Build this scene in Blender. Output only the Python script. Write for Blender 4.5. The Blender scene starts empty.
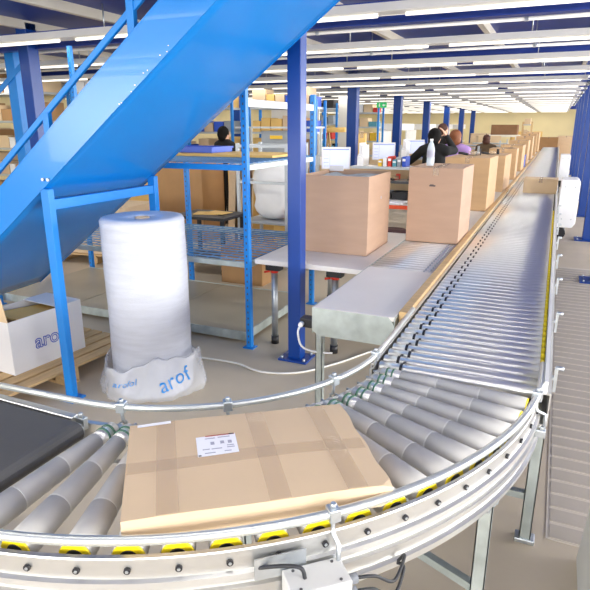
import bpy, math, random
from mathutils import Vector, Matrix
random.seed(7)
sc = bpy.context.scene
C = sc.collection
PI = math.pi
rad = math.radians

# ------------------------------------------------------------------ camera
FPX = 567.0
cam_d = bpy.data.cameras.new('camera')
cam_d.sensor_width = 36.0
cam_d.lens = 36.0 * FPX / 590.0
cam_d.clip_start = 0.05
cam_d.clip_end = 200
cam = bpy.data.objects.new('camera', cam_d)
C.objects.link(cam)
cam.location = (0, 0, 1.7)
cam.rotation_euler = (PI / 2 - math.atan(169 / 567.0), 0, math.atan(265 / math.hypot(169, 567)))
sc.camera = cam

# ------------------------------------------------------------------ world, daylight, exposure
w = bpy.data.worlds.new('world')
sc.world = w
w.use_nodes = True
w.node_tree.nodes['Background'].inputs[0].default_value = (0.86, 0.93, 1.0, 1)
w.node_tree.nodes['Background'].inputs[1].default_value = 1.2
sc.view_settings.view_transform = 'Standard'
sc.view_settings.look = 'None'
sc.view_settings.exposure = 0.13
sc.view_settings.gamma = 1.0
sc.view_settings.use_curve_mapping = False

def area_light(name, loc, rot, sx, sy, power, colour=(1, 1, 1)):
    d = bpy.data.lights.new(name, 'AREA')
    d.shape = 'RECTANGLE'; d.size = sx; d.size_y = sy
    d.energy = power; d.color = colour
    o = bpy.data.objects.new(name, d); C.objects.link(o)
    o.location = loc; o.rotation_euler = rot
    return o
# daylight entering by the window band of the right-hand wall and the wall behind the photographer
WINDOW_Y = [-1.0, 5.0, 11.0, 17.0, 23.0, 29.0, 35.0]
for wy in WINDOW_Y:
    area_light('window_daylight', (7.75, wy, 1.9), (0, rad(90), 0), 1.9, 4.6, 520, (1.0, 0.985, 0.955))
for wx in (-8, -2, 4):
    area_light('window_daylight', (wx, -4.75, 1.9), (rad(90), 0, 0), 4.6, 1.9, 230, (1.0, 0.985, 0.955))

# ------------------------------------------------------------------ materials
def lin(c):
    out = []
    for v in c:
        v = v / 255.0
        out.append(v / 12.92 if v <= 0.04045 else ((v + 0.055) / 1.055) ** 2.4)
    return out
MATS = {}
def mat(name, rgb, rough=0.5, metal=0.0, var=0.06, scale=6.0, stretch=(1, 1, 1), bump=0.0, bscale=60.0,
        emit=0.0, trans=0.0, alpha=1.0, spec=0.5, coat=0.0):
    m = bpy.data.materials.new(name); m.use_nodes = True
    nt = m.node_tree; N = nt.nodes; L = nt.links
    b = N['Principled BSDF']
    base = lin(rgb)
    b.inputs['Roughness'].default_value = rough
    b.inputs['Metallic'].default_value = metal
    b.inputs['Specular IOR Level'].default_value = spec
    b.inputs['Coat Weight'].default_value = coat
    tc = N.new('ShaderNodeTexCoord')
    mp = N.new('ShaderNodeMapping'); mp.inputs['Scale'].default_value = stretch
    L.new(tc.outputs['Object'], mp.inputs['Vector'])
    nz = N.new('ShaderNodeTexNoise'); nz.inputs['Scale'].default_value = scale
    nz.inputs['Detail'].default_value = 4
    L.new(mp.outputs[0], nz.inputs['Vector'])
    rp = N.new('ShaderNodeValToRGB')
    rp.color_ramp.elements[0].position = 0.3; rp.color_ramp.elements[1].position = 0.7
    rp.color_ramp.elements[0].color = [max(0, v * (1 - var)) for v in base] + [1]
    rp.color_ramp.elements[1].color = [min(1, v * (1 + var)) for v in base] + [1]
    L.new(nz.outputs['Fac'], rp.inputs['Fac'])
    L.new(rp.outputs['Color'], b.inputs['Base Color'])
    if bump > 0:
        n2 = N.new('ShaderNodeTexNoise'); n2.inputs['Scale'].default_value = bscale
        n2.inputs['Detail'].default_value = 3
        L.new(mp.outputs[0], n2.inputs['Vector'])
        bp = N.new('ShaderNodeBump'); bp.inputs['Strength'].default_value = bump
        bp.inputs['Distance'].default_value = 0.01
        L.new(n2.outputs['Fac'], bp.inputs['Height'])
        L.new(bp.outputs['Normal'], b.inputs['Normal'])
    if emit > 0:
        b.inputs['Emission Color'].default_value = base + [1]
        b.inputs['Emission Strength'].default_value = emit
    if trans > 0:
        b.inputs['Transmission Weight'].default_value = trans
    if alpha < 1:
        b.inputs['Alpha'].default_value = alpha
    MATS[name] = m
    return m

mat('concrete', (194, 180, 158), 0.55, 0, 0.10, 1.3, bump=0.05, bscale=40)
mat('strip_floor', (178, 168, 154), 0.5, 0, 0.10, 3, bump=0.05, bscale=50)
mat('strip_pale', (208, 198, 182), 0.6)
mat('deck_blue', (24, 58, 150), 0.45, 0, 0.08, 2)
mat('column_blue', (6, 60, 140), 0.32, 0, 0.05, 3)
mat('chute_blue', (12, 128, 214), 0.24, 0, 0.05, 1.2, bump=0.04, bscale=2.2, coat=0.2)
mat('rack_blue', (18, 126, 210), 0.4, 0, 0.05, 4)
mat('grate_blue', (96, 144, 190), 0.4, 0.2, 0.06, 5)
mat('white_paint', (236, 235, 230), 0.45, 0, 0.03, 3)
mat('beam_cream', (226, 220, 204), 0.5, 0, 0.05, 3)
mat('wall_cream', (232, 216, 168), 0.8, 0, 0.05, 0.8)
mat('wall_white', (238, 236, 228), 0.8, 0, 0.03, 0.8)
mat('chrome', (236, 235, 231), 0.28, 0.74, 0.05, 3, (1, 8, 8))
mat('zinc', (196, 202, 206), 0.36, 0.85, 0.12, 14)
mat('galvanised', (186, 196, 194), 0.42, 0.7, 0.20, 9)
mat('aluminium', (206, 206, 203), 0.34, 0.8, 0.05, 4)
mat('rail_metal', (216, 220, 216), 0.35, 0.75, 0.05, 6)
mat('steel_sheet', (176, 168, 148), 0.40, 0.55, 0.10, 1.8)
mat('roller_grey', (192, 190, 186), 0.48, 0, 0.07, 7)
mat('roller_joint', (204, 204, 200), 0.5, 0, 0.04, 7)
mat('yellow_cap', (246, 220, 30), 0.4, 0, 0.04, 8)
mat('black_plastic', (30, 30, 34), 0.45, 0, 0.1, 8)
mat('dark_grey', (72, 72, 76), 0.5, 0, 0.1, 6)
mat('green_belt', (70, 110, 90), 0.5)
mat('belt_black', (82, 82, 82), 0.6, 0, 0.08, 5, bump=0.08, bscale=200)
mat('card', (212, 187, 154), 0.72, 0, 0.05, 3, (1, 1, 5), bump=0.03, bscale=30)
mat('card_pink', (182, 150, 126), 0.72, 0, 0.05, 3, (1, 1, 5), bump=0.03, bscale=30)
mat('card_lane', (196, 160, 118), 0.72, 0, 0.05, 3, (1, 1, 5), bump=0.03, bscale=30)
mat('card_light', (222, 196, 158), 0.72, 0, 0.05, 3)
mat('card_dark', (176, 136, 92), 0.75, 0, 0.08, 3)
mat('card_white', (226, 226, 228), 0.6, 0, 0.03, 3)
mat('card_yellow', (222, 184, 110), 0.7, 0, 0.06, 3)
mat('tape', (212, 188, 156), 0.25, 0, 0.04, 10, coat=0.2, alpha=0.3)
mat('tape_shiny', (214, 192, 162), 0.10, 0, 0.05, 14, bump=0.35, bscale=24, coat=1.0, alpha=0.35)
mat('label_white', (246, 246, 250), 0.4, 0, 0.01)
mat('ink_dark', (50, 50, 60), 0.6)
mat('ink_grey', (168, 168, 184), 0.6)
mat('ink_red', (170, 50, 50), 0.6)
mat('ink_blue', (50, 80, 180), 0.5)
mat('ink_cyan', (40, 130, 205), 0.4)
mat('laminate', (232, 226, 218), 0.4, 0, 0.03, 3)
mat('wood', (206, 172, 122), 0.6, 0, 0.12, 4, (1, 9, 9))
mat('wood_dark', (128, 92, 60), 0.7, 0, 0.15, 4)
mat('wood_pallet', (198, 166, 120), 0.75, 0, 0.14, 5, (1, 9, 9))
mat('bubble', (196, 200, 211), 0.32, 0, 0.07, 5, (1, 1, 7), bump=0.35, bscale=46, coat=0.2)
mat('bag', (236, 239, 246), 0.2, 0, 0.02, 4, bump=0.9, bscale=14, alpha=0.36, coat=0.3)
mat('white_plastic', (240, 241, 243), 0.35, 0, 0.02, 4)
mat('box_grey', (208, 208, 204), 0.45, 0, 0.03, 6)
mat('cable_white', (232, 230, 222), 0.5)
mat('cable_grey', (120, 124, 130), 0.5)
mat('cable_black', (36, 38, 42), 0.5)
mat('red', (214, 54, 36), 0.45, 0, 0.05)
mat('orange_red', (230, 84, 40), 0.45, 0, 0.05)
mat('tray_blue', (40, 84, 196), 0.4, 0, 0.05)
mat('bin_yellow', (232, 190, 50), 0.45)
mat('bin_grey', (150, 158, 166), 0.5)
mat('bin_teal', (90, 160, 180), 0.5)
mat('shelf_metal', (190, 196, 200), 0.45, 0.4, 0.05)
mat('screen', (214, 222, 246), 0.3, 0, 0.02, 4, emit=0.35)
mat('screen_ink', (150, 166, 214), 0.4, emit=0.1)
mat('exit_green', (30, 150, 80), 0.4, emit=0.8)
mat('tube_light', (255, 250, 240), 0.4, emit=1.0)
mat('skin', (222, 176, 148), 0.55)
mat('hair_black', (12, 10, 10), 0.75, spec=0.2)
mat('hair_brown', (70, 36, 24), 0.7)
mat('hair_ginger', (128, 74, 40), 0.6)
mat('cloth_black', (20, 21, 23), 0.85, 0, 0.1)
mat('cloth_purple', (176, 142, 206), 0.8, 0, 0.06)
mat('cloth_grey', (110, 112, 120), 0.85)
mat('cloth_denim', (58, 72, 104), 0.85)
mat('cloth_olive', (84, 66, 46), 0.85)
mat('seat_maroon', (70, 30, 34), 0.6)
mat('pillow', (240, 240, 240), 0.5, 0, 0.03, 6, bump=0.5, bscale=7)
mat('water', (226, 238, 246), 0.08, 0, 0.01, alpha=0.55)
mat('pane', (226, 238, 246), 0.05, 0, 0.01, trans=1.0)

# ------------------------------------------------------------------ mesh helpers
class MB:
    def __init__(s): s.v = []; s.f = []; s.sm = []
    def add(s, vs, fs, smooth=False):
        n = len(s.v); s.v += [tuple(v) for v in vs]
        for f in fs: s.f.append(tuple(i + n for i in f)); s.sm.append(smooth)
        return s
    def box(s, c, size, M=None):
        hx, hy, hz = size[0] / 2, size[1] / 2, size[2] / 2
        vs = [Vector((x, y, z)) for x in (-hx, hx) for y in (-hy, hy) for z in (-hz, hz)]
        if M is not None: vs = [M @ v for v in vs]
        c = Vector(c)
        return s.add([v + c for v in vs], [(0, 1, 3, 2), (4, 6, 7, 5), (0, 4, 5, 1), (2, 3, 7, 6), (0, 2, 6, 4), (1, 5, 7, 3)])
    def box2(s, a, b):
        return s.box([(a[i] + b[i]) / 2 for i in range(3)], [abs(b[i] - a[i]) for i in range(3)])
    def bar(s, p, q, wy, wz):
        p = Vector(p); q = Vector(q); d = q - p
        return s.box((p + q) / 2, (d.length, wy, wz), frame(d))
    def tube(s, pts, r, n=10, cap=True):
        pts = [Vector(p) for p in pts]
        rs = r if isinstance(r, (list, tuple)) else [r] * len(pts)
        base = len(s.v); up = None; rings = []
        for i, p in enumerate(pts):
            d = (pts[min(i + 1, len(pts) - 1)] - pts[max(i - 1, 0)]).normalized()
            if up is None:
                up = Vector((0, 0, 1)) if abs(d.z) < 0.9 else Vector((1, 0, 0))
            a = d.cross(up)
            if a.length < 1e-5: a = d.cross(Vector((0.3, 1, 0.2)))
            a.normalize(); up = a.cross(d).normalized()
            rings.append([p + (a * math.cos(2 * PI * k / n) + up * math.sin(2 * PI * k / n)) * rs[i] for k in range(n)])
        vs = [v for rg in rings for v in rg]; fs = []
        for i in range(len(pts) - 1):
            for k in range(n):
                fs.append((i * n + k, i * n + (k + 1) % n, (i + 1) * n + (k + 1) % n, (i + 1) * n + k))
        s.add(vs, fs, True)
        if cap:
            m = len(pts) - 1
            s.f.append(tuple(base + k for k in range(n))[::-1]); s.sm.append(False)
            s.f.append(tuple(base + m * n + k for k in range(n))); s.sm.append(False)
        return s
    def cyl(s, p, q, r, n=12, r2=None):
        return s.tube([p, q], [r, r if r2 is None else r2], n)
    def prism(s, poly, axis, a, b):
        # poly 2D points, extruded along axis ('x','y','z') from a to b
        def P(u, v, t):
            return {'x': (t, u, v), 'y': (u, t, v), 'z': (u, v, t)}[axis]
        n = len(poly)
        vs = [P(u, v, a) for u, v in poly] + [P(u, v, b) for u, v in poly]
        fs = [tuple(range(n)), tuple(range(n, 2 * n))[::-1]]
        fs += [(i, i + n, (i + 1) % n + n, (i + 1) % n) for i in range(n)]
        return s.add(vs, fs)
    def lathe(s, prof, c=(0, 0, 0), n=24, fn=None):
        c = Vector(c); vs = []
        for (r, z) in prof:
            for k in range(n):
                a = 2 * PI * k / n
                rr, zz = (r, z) if fn is None else fn(r, z, a)
                vs.append(c + Vector((rr * math.cos(a), rr * math.sin(a), zz)))
        fs = [(i * n + k, i * n + (k + 1) % n, (i + 1) * n + (k + 1) % n, (i + 1) * n + k)
              for i in range(len(prof) - 1) for k in range(n)]
        return s.add(vs, fs, True)
    def sphere(s, c, r, nu=14, nv=9, M=None):
        r = r if isinstance(r, (tuple, list)) else (r, r, r)
        vs = []; c = Vector(c)
        for j in range(nv + 1):
            t = PI * j / nv
            for k in range(nu):
                a = 2 * PI * k / nu
                v = Vector((r[0] * math.sin(t) * math.cos(a), r[1] * math.sin(t) * math.sin(a), r[2] * math.cos(t)))
                vs.append((M @ v if M is not None else v) + c)
        fs = [(j * nu + k, (j + 1) * nu + k, (j + 1) * nu + (k + 1) % nu, j * nu + (k + 1) % nu) for j in range(nv) for k in range(nu)]
        return s.add(vs, fs, True)
    def arc_sweep(s, prof, a0, a1, n, closed=True):
        # profile points (radius, z), swept about the local Z axis; angle measured from -Y towards +X
        vs = []; m = len(prof)
        for i in range(n + 1):
            a = a0 + (a1 - a0) * i / n
            for (r, z) in prof: vs.append((r * math.sin(a), -r * math.cos(a), z))
        fs = []
        for i in range(n):
            for k in range(m):
                k2 = (k + 1) % m
                fs.append((i * m + k, (i + 1) * m + k, (i + 1) * m + k2, i * m + k2))
        fs.append(tuple(range(m))); fs.append(tuple(range(n * m, n * m + m))[::-1])
        return s.add(vs, fs, False)
    def mesh(s, name):
        me = bpy.data.meshes.new(name)
        me.from_pydata(s.v, [], s.f)
        me.polygons.foreach_set('use_smooth', s.sm)
        me.update()
        import bmesh
        bm = bmesh.new(); bm.from_mesh(me)
        bmesh.ops.recalc_face_normals(bm, faces=bm.faces)
        bm.to_mesh(me); bm.free()
        return me
    def build(s, name, m, parent=None, bevel=0.0, loc=(0, 0, 0), rz=0.0):
        return place(name, s.mesh(name), m, parent, bevel, loc, rz)
def frame(d):
    d = Vector(d).normalized()
    up = Vector((0, 0, 1)) if abs(d.z) < 0.95 else Vector((0, 1, 0))
    y = up.cross(d).normalized(); z = d.cross(y)
    return Matrix((d, y, z)).transposed()
def place(name, me, m=None, parent=None, bevel=0.0, loc=(0, 0, 0), rz=0.0):
    if m is not None and not me.materials: me.materials.append(MATS[m])
    o = bpy.data.objects.new(name, me); C.objects.link(o)
    o.location = loc; o.rotation_euler = (0, 0, rz)
    if parent is not None: o.parent = parent
    if bevel > 0:
        b = o.modifiers.new('bevel', 'BEVEL'); b.width = bevel; b.segments = 2; b.limit_method = 'ANGLE'
    return o
def tag(o, label, cat, group=None, kind=None):
    if label: o['label'] = label
    if cat: o['category'] = cat
    if group: o['group'] = group
    if kind: o['kind'] = kind
    return o
def thing(name, label, cat, loc=(0, 0, 0), rz=0.0, group=None):
    o = bpy.data.objects.new(name, None); C.objects.link(o)
    o.empty_display_size = 0.1
    o.location = loc; o.rotation_euler = (0, 0, rz)
    return tag(o, label, cat, group)
def copy_tree(o, parent=None):
    c = o.copy(); C.objects.link(c); c.parent = parent
    for ch in list(o.children): copy_tree(ch, c)
    return c
def dup(o, loc, rz=None, label=None):
    c = copy_tree(o); c.location = loc
    if rz is not None: c.rotation_euler = (0, 0, rz)
    if label: c['label'] = label
    return c
def struct(name, mb, m, bevel=0):
    o = mb.build(name, m, None, bevel); o['kind'] = 'structure'; return o
def text_mesh(body, size, offset=0.0, extrude=0.0005):
    cu = bpy.data.curves.new('lettering', 'FONT'); cu.body = body; cu.size = size
    cu.offset = offset; cu.extrude = extrude; cu.resolution_u = 3
    o = bpy.data.objects.new('lettering', cu); C.objects.link(o)
    bpy.context.view_layer.update()
    me = bpy.data.meshes.new_from_object(o.evaluated_get(bpy.context.evaluated_depsgraph_get()))
    bpy.data.objects.remove(o); bpy.data.curves.remove(cu)
    me.name = 'lettering'
    me.materials.clear()
    return me

# ------------------------------------------------------------------ the setting
floor = struct('floor', MB().box2((-16, -5, -0.1), (8, 42, 0)), 'concrete')
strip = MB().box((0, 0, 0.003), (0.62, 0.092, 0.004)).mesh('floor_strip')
bed = MB().box2((0.15, 2.3, 0), (0.80, 7.7, 0.0025)).build('strip_bed', 'strip_pale', floor)  # thin pale sheet, seen as lines between the darker strips above it
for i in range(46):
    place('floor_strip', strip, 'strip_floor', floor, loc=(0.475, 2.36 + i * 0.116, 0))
DECK = 2.95
struct('ceiling', MB().box2((-16, -5, DECK), (8, 42, DECK + 0.1)), 'deck_blue')
struct('wall_left', MB().box2((-16.2, -5, 0), (-16, 42, DECK)), 'wall_cream')
struct('wall_far', MB().box2((-16, 42, 0), (8, 42.2, DECK)), 'wall_cream')
# right wall and rear wall: parapet, lintel and piers round a band of windows
mb = MB().box2((8, -5, 0), (8.2, 42, 0.9)).box2((8, -5, 2.9), (8.2, 42, DECK))
ys = [-5] + [v for wy in WINDOW_Y for v in (wy - 2.4, wy + 2.4)] + [42]
for i in range(0, len(ys), 2): mb.box2((8, ys[i], 0.9), (8.2, ys[i + 1], 2.9))
struct('wall_right', mb, 'wall_white')
mb = MB().box2((-16, -5.2, 0), (8, -5, 0.9)).box2((-16, -5.2, 2.9), (8, -5, DECK))
for a, b in ((-16, -10.4), (-5.6, -4.4), (0.4, 1.6), (6.4, 8)): mb.box2((a, -5.2, 0.9), (b, -5, 2.9))
struct('wall_rear', mb, 'wall_white')
wn = 0
for wy in WINDOW_Y:
    wn += 1
    fr = MB()
    for k in range(5):
        y = wy - 2.4 + 1.2 * k
        fr.box2((8.02, y - 0.03, 0.9), (8.12, y + 0.03, 2.9))
    for z in (0.93, 2.87): fr.box2((8.02, wy - 2.4, z - 0.03), (8.12, wy + 2.4, z + 0.03))
    struct('window_%d' % wn, fr, 'white_paint')
for wx in (-8, -2, 4):
    wn += 1
    fr = MB()
    for k in range(5):
        x = wx - 2.4 + 1.2 * k
        fr.box2((x - 0.03, -5.12, 0.9), (x + 0.03, -5.02, 2.9))
    for z in (0.93, 2.87): fr.box2((wx - 2.4, -5.12, z - 0.03), (wx + 2.4, -5.02, z + 0.03))
    struct('window_%d' % wn, fr, 'white_paint')
# ceiling joists run along Y, main beams along X
tn = 0
joist = MB().box2((-0.035, -4.9, -0.10), (0.035, 41.9, 0)).mesh('joist')
jx = -15.3
while jx < 7.8:
    tn += 1
    o = place('trim_%d' % tn, joist, 'beam_cream', loc=(jx, 0, DECK)); o['kind'] = 'structure'
    jx += 1.3
beam = MB().box2((-15.95, -0.07, -0.02), (7.95, 0.07, 0)).box2((-15.95, -0.012, 0), (7.95, 0.012, 0.16)).box2((-15.95, -0.07, 0.16), (7.95, 0.07, 0.18)).mesh('beam')
for by in [-3.0, 1.4, 5.80, 9.80, 13.80, 17.80, 21.80, 25.80, 29.80, 33.80, 37.8]:
    tn += 1
    o = place('trim_%d' % tn, beam, 'deck_blue', loc=(0, by, DECK - 0.30)); o['kind'] = 'structure'

# ------------------------------------------------------------------ mezzanine columns
def column(name, loc, wdt, label, group, base=True):
    t = thing(name, label, 'column', loc, 0, group)
    h = DECK - 0.02
    p = MB().box2((-wdt / 2, -wdt / 2, 0.012), (wdt / 2, wdt / 2, h)).build('post', 'column_blue', t, 0.006)
    if base:
        MB().box2((-wdt * 1.15, -wdt * 0.95, 0), (wdt * 1.15, wdt * 0.95, 0.014)).build('base_plate', 'column_blue', t, 0.003)
        bl = MB().cyl((0, 0, 0.012), (0, 0, 0.035), 0.011, 6).mesh('bolt')
        for sx in (-1, 1):
            for sy in (-1, 1): place('bolt', bl, 'zinc', t, loc=(sx * wdt * 0.9, sy * wdt * 0.72, 0))
    return t
column('mezzanine_column', (-1.63, 3.67, 0), 0.10, 'slim dark blue square column between wire rack and grey table', 'mezzanine columns')
column('mezzanine_column', (-6.25, 5.7, 0), 0.17, 'dark blue square column behind the chute handrail', 'mezzanine columns')
for i, y in enumerate((14.0, 18.4, 22.8, 27.2, 31.6, 36.0)):
    column('mezzanine_column', (-4.7, y, 0), 0.24,
           ['nearest blue column of the row behind the monitors', 'second blue column of the row behind the monitors',
            'third blue column of the row behind the monitors', 'fourth blue column of the row behind the monitors',
            'fifth blue column of the row behind the monitors', 'farthest blue column of the row behind the monitors'][i], 'mezzanine columns')
column('mezzanine_column', (-7.5, 13.2, 0), 0.24, 'blue column seen beside the white wall panel behind the rack', 'mezzanine columns')
for i, y in enumerate((7.1, 9.8, 12.5, 15.2, 17.9, 20.6, 23.3, 26.0)):
    column('mezzanine_column', (0.60, y, 0), 0.17,
           '%s blue post of the row right of the straight conveyor' % ['first', 'second', 'third', 'fourth', 'fifth', 'sixth', 'seventh', 'farthest'][i], 'posts right of the conveyor')

# ------------------------------------------------------------------ ceiling lights and pipes
NAMES = ['nearest', 'second', 'third', 'fourth', 'fifth', 'sixth', 'seventh', 'eighth', 'ninth', 'tenth', 'eleventh', 'twelfth',
         'thirteenth', 'fourteenth', 'fifteenth', 'sixteenth', 'seventeenth', 'eighteenth', 'nineteenth', 'twentieth']
LZ = 2.60
def light_row(y, x0, x1, lab):
    t = thing('ceiling_light_row', lab, 'ceiling light', (0, y, LZ), 0, 'fluorescent light lines under the blue deck')
    MB().prism([(-0.09, -0.030), (-0.06, 0.035), (0.06, 0.035), (0.09, -0.030), (0.08, -0.036), (-0.08, -0.036)], 'x', x0, x1).build('housing', 'white_paint', t)
    n = int((x1 - x0) / 1.55)
    tb = MB().cyl((-0.74, 0, -0.052), (0.74, 0, -0.052), 0.014, 8).mesh('tube')
    hg = MB().cyl((0, 0, 0.035), (0, 0, DECK - LZ), 0.010, 6).mesh('hanger')
    for k in range(n):
        cx = x0 + (k + 0.5) * (x1 - x0) / n
        place('tube', tb, 'tube_light', t, loc=(cx, 0, 0))
        if k % 2 == 0: place('hanger', hg, 'zinc', t, loc=(cx + 0.8, 0, 0))
    area_light('tube_lamp', ((x0 + x1) / 2, y, LZ - 0.072), (0, 0, 0), (x1 - x0), 0.12, 3.8 * (x1 - x0), (1.0, 0.97, 0.90))
    return t
ly = 4.85; k = 0
while ly < 41.5 and k < 20:
    light_row(ly, -15.0, 0.38, 'white fluorescent light line across the ceiling, %s in view' % NAMES[k])
    ly += 2.0; k += 1
for y, nm in ((-3.6, 'farthest behind'), (-1.3, 'just behind'), (0.8, 'just ahead of')): light_row(y, -15.0, 7.0, 'white fluorescent light line on the ceiling %s the photographer' % nm)
def pipe_row(y, label, r=0.042, z=2.70):
    t = thing('ceiling_pipe', label, 'pipe', (0, y, z), 0, 'white pipes under the blue deck')
    MB().cyl((-15.2, 0, 0), (0.50, 0, 0), r, 12).build('pipe', 'white_paint', t)
    MB().cyl((0.46, 0, 0), (0.53, 0, 0), r * 1.5, 10).build('end_cap', 'zinc', t)
    hg = MB().cyl((0, 0, r), (0, 0, DECK - z - 0.001), 0.008, 6).box((0, 0, 0), (0.035, r * 2.25, r * 2.25)).mesh('hanger')
    for k in range(7): place('hanger', hg, 'zinc', t, loc=(-0.4 - 2.1 * k, 0, 0))
    return t
for i in range(14):
    pipe_row(6.18 + 2.0 * i, 'thin white pipe hung across the ceiling, %s in view' % NAMES[i], 0.019, 2.66)
    pipe_row(5.25 + 2.0 * i, 'thick white pipe hung across the ceiling, %s in view' % NAMES[i], 0.026, 2.64)

# ------------------------------------------------------------------ roller curve in the foreground
CX, CY = -1.47, 2.2
R_IN, R_OUT = 0.94, 1.484
SURF = 0.75
curve = thing('roller_curve_conveyor', 'roller curve with grey tapered rollers and yellow end caps in the foreground', 'conveyor', (CX, CY, 0))
def pol(r, a, z): return Vector((r * math.sin(a), -r * math.cos(a), z))
def taper_roller():
    # along +X from 0 to L; its top line is level
    L = R_OUT - R_IN
    r0, r1 = 0.0272, 0.0425
    def ax(t): return Vector((L * t, 0, -(r0 + (r1 - r0) * t)))
    def rr(t): return r0 + (r1 - r0) * t
    body = MB().tube([ax(t) for t in (0.12, 0.38, 0.39)], [rr(0.12), rr(0.38), rr(0.39)], 20)
    body.tube([ax(t) for t in (0.392, 0.68, 0.69)], [rr(0.392) + 0.0012, rr(0.68), rr(0.69)], 20)
    body.tube([ax(t) for t in (0.692, 0.998)], [rr(0.692) + 0.0012, rr(0.998)], 20)
    joints = [MB().tube([ax(t - 0.004), ax(t + 0.004)], [rr(t) + 0.0016] * 2, 20) for t in (0.391, 0.691)]
    sleeve = MB().tube([ax(-0.03), ax(0.13)], [rr(0) - 0.001, rr(0.08)], 18)
    grooves = [MB().tube([ax(t - 0.006), ax(t + 0.006)], [rr(t) + 0.0025] * 2, 18) for t in (0.015, 0.06)]
    cap = MB().tube([ax(0.99), ax(1.002), ax(1.006)], [rr(1) * 0.96, rr(1) * 0.965, rr(1) * 0.93], 24)
    hub = MB().tube([ax(1.0), ax(1.010)], [0.024, 0.022], 18)
    axle = MB().tube([ax(-0.10), ax(1.06)], 0.006, 8)
    return [('roller', body, 'roller_grey'), ('joint_ring', joints[0], 'roller_joint'), ('joint_ring', joints[1], 'roller_joint'), ('drive_sleeve', sleeve, 'chrome'),
            ('drive_belt', grooves[0], 'green_belt'), ('drive_belt', grooves[1], 'green_belt'), ('end_cap', cap, 'yellow_cap'), ('hub', hub, 'black_plastic'), ('axle', axle, 'zinc')]
RM = [(n, mb.mesh(n), m) for n, mb, m in taper_roller()]
N_CURVE = 17
for k in range(N_CURVE):
    ao = 12.3 + 4.5 * k; ai = ao
    if k == 0: ai, ao = 13.4, 8.6
    if k == 1: ai, ao = 17.2, 14.9
    if k == 2: ai, ao = 21.6, 20.8
    p = pol(R_IN, rad(ai), SURF); q = pol(R_OUT, rad(ao), SURF)
    d = q - p
    r = place(RM[0][0], RM[0][1], RM[0][2], curve, loc=p, rz=math.atan2(d.y, d.x))
    for n, me, m in RM[1:]: place(n, me, m, r)
# outer side profile: aluminium fascia with grooves
FO = 1.520
prof = [(FO - 0.014, 0.734), (FO - 0.002, 0.734), (FO, 0.730), (FO, 0.676), (FO + 0.010, 0.671), (FO + 0.012, 0.657), (FO + 0.002, 0.651),
        (FO + 0.002, 0.637), (FO + 0.012, 0.633), (FO + 0.012, 0.617), (FO + 0.003, 0.613), (FO + 0.003, 0.590), (FO + 0.014, 0.585),
        (FO + 0.014, 0.573), (FO + 0.006, 0.567), (FO + 0.006, 0.556), (FO - 0.03, 0.556), (FO - 0.03, 0.564), (FO - 0.008, 0.570), (FO - 0.008, 0.728), (FO - 0.014, 0.728)]
outer = MB().arc_sweep(prof, rad(2), rad(90), 60).build('outer_side_profile', 'aluminium', curve)
FI = 0.898
prof = [(FI + 0.02, 0.728), (FI, 0.728), (FI, 0.58), (FI + 0.02, 0.58), (FI + 0.02, 0.586), (FI + 0.006, 0.590), (FI + 0.006, 0.722), (FI + 0.02, 0.722)]
MB().arc_sweep(prof, rad(4), rad(88), 40).build('inner_side_profile', 'aluminium', curve)
bolt = MB().cyl((0, 0, 0), (0.007, 0, 0), 0.0085, 10).mesh('axle_bolt')
core = MB().cyl((0.006, 0, 0), (0.009, 0, 0), 0.0042, 6).mesh('bolt_core')
for k in range(N_CURVE):
    a = rad(12.3 + 4.5 * k + 0.2)
    b = place('axle_bolt', bolt, 'black_plastic', outer, loc=pol(FO, a, 0.703), rz=a - PI / 2)
    place('bolt_core', core, 'zinc', b)
# guard rails (round tube), with straight run-outs on both ends
RZ = 0.785
def rail_pts(r, a0, a1, n, pre, post):
    pts = []
    if pre: pts.append(pol(r, a0, RZ) - Vector((math.cos(a0), math.sin(a0), 0)) * pre)
    for i in range(n + 1): pts.append(pol(r, a0 + (a1 - a0) * i / n, RZ))
    if post:
        e = pol(r, a1, RZ); dv = Vector((math.cos(a1), math.sin(a1), 0))
        pts.append(e + dv * post)
    return pts
ro = MB().tube(rail_pts(1.520, rad(0), rad(90), 48, 0.8, 0.12), 0.0125, 12).build('outer_guard_rail', 'rail_metal', curve)
ri = MB().tube(rail_pts(0.882, rad(4), rad(90), 40, 0.9, 0.62), 0.0115, 12).build('inner_guard_rail', 'rail_metal', curve)
def rail_bracket(r, rf, a, sgn, zt=0.640):
    # clamp round the rail, zig-zag rod outwards and down to the side profile
    m = MB()
    out = lambda rr, z: pol(rr, a, z)
    m.tube([out(r, RZ + 0.020), out(r + 0.000 * sgn, RZ - 0.035), out(r + 0.004 * sgn, RZ - 0.058), out(rf + 0.035 * sgn, RZ - 0.066), out(rf + 0.035 * sgn, zt)], 0.006, 8)
    b = m.build('rail_bracket', 'zinc', curve)
    Rm = Matrix.Rotation(a, 3, 'Z')
    MB().box(out(r, RZ), (0.030, 0.034, 0.036), Rm).cyl(out(r, RZ + 0.018), out(r, RZ + 0.030), 0.009, 6).build('clamp', 'zinc', b, 0.003)
    MB().box(out(rf + 0.026 * sgn, zt + 0.004), (0.026, 0.034, 0.030), Rm).cyl(out(rf + 0.03 * sgn, zt + 0.015), out(rf + 0.03 * sgn, zt + 0.032), 0.009, 6).build('foot_block', 'zinc', b, 0.003)
for a in (44.8, 83.0): rail_bracket(1.520, FO, rad(a), 1)
for a in (14.5, 38.0, 66.0, 86.0): rail_bracket(0.882, FI, rad(a), -1)
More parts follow.
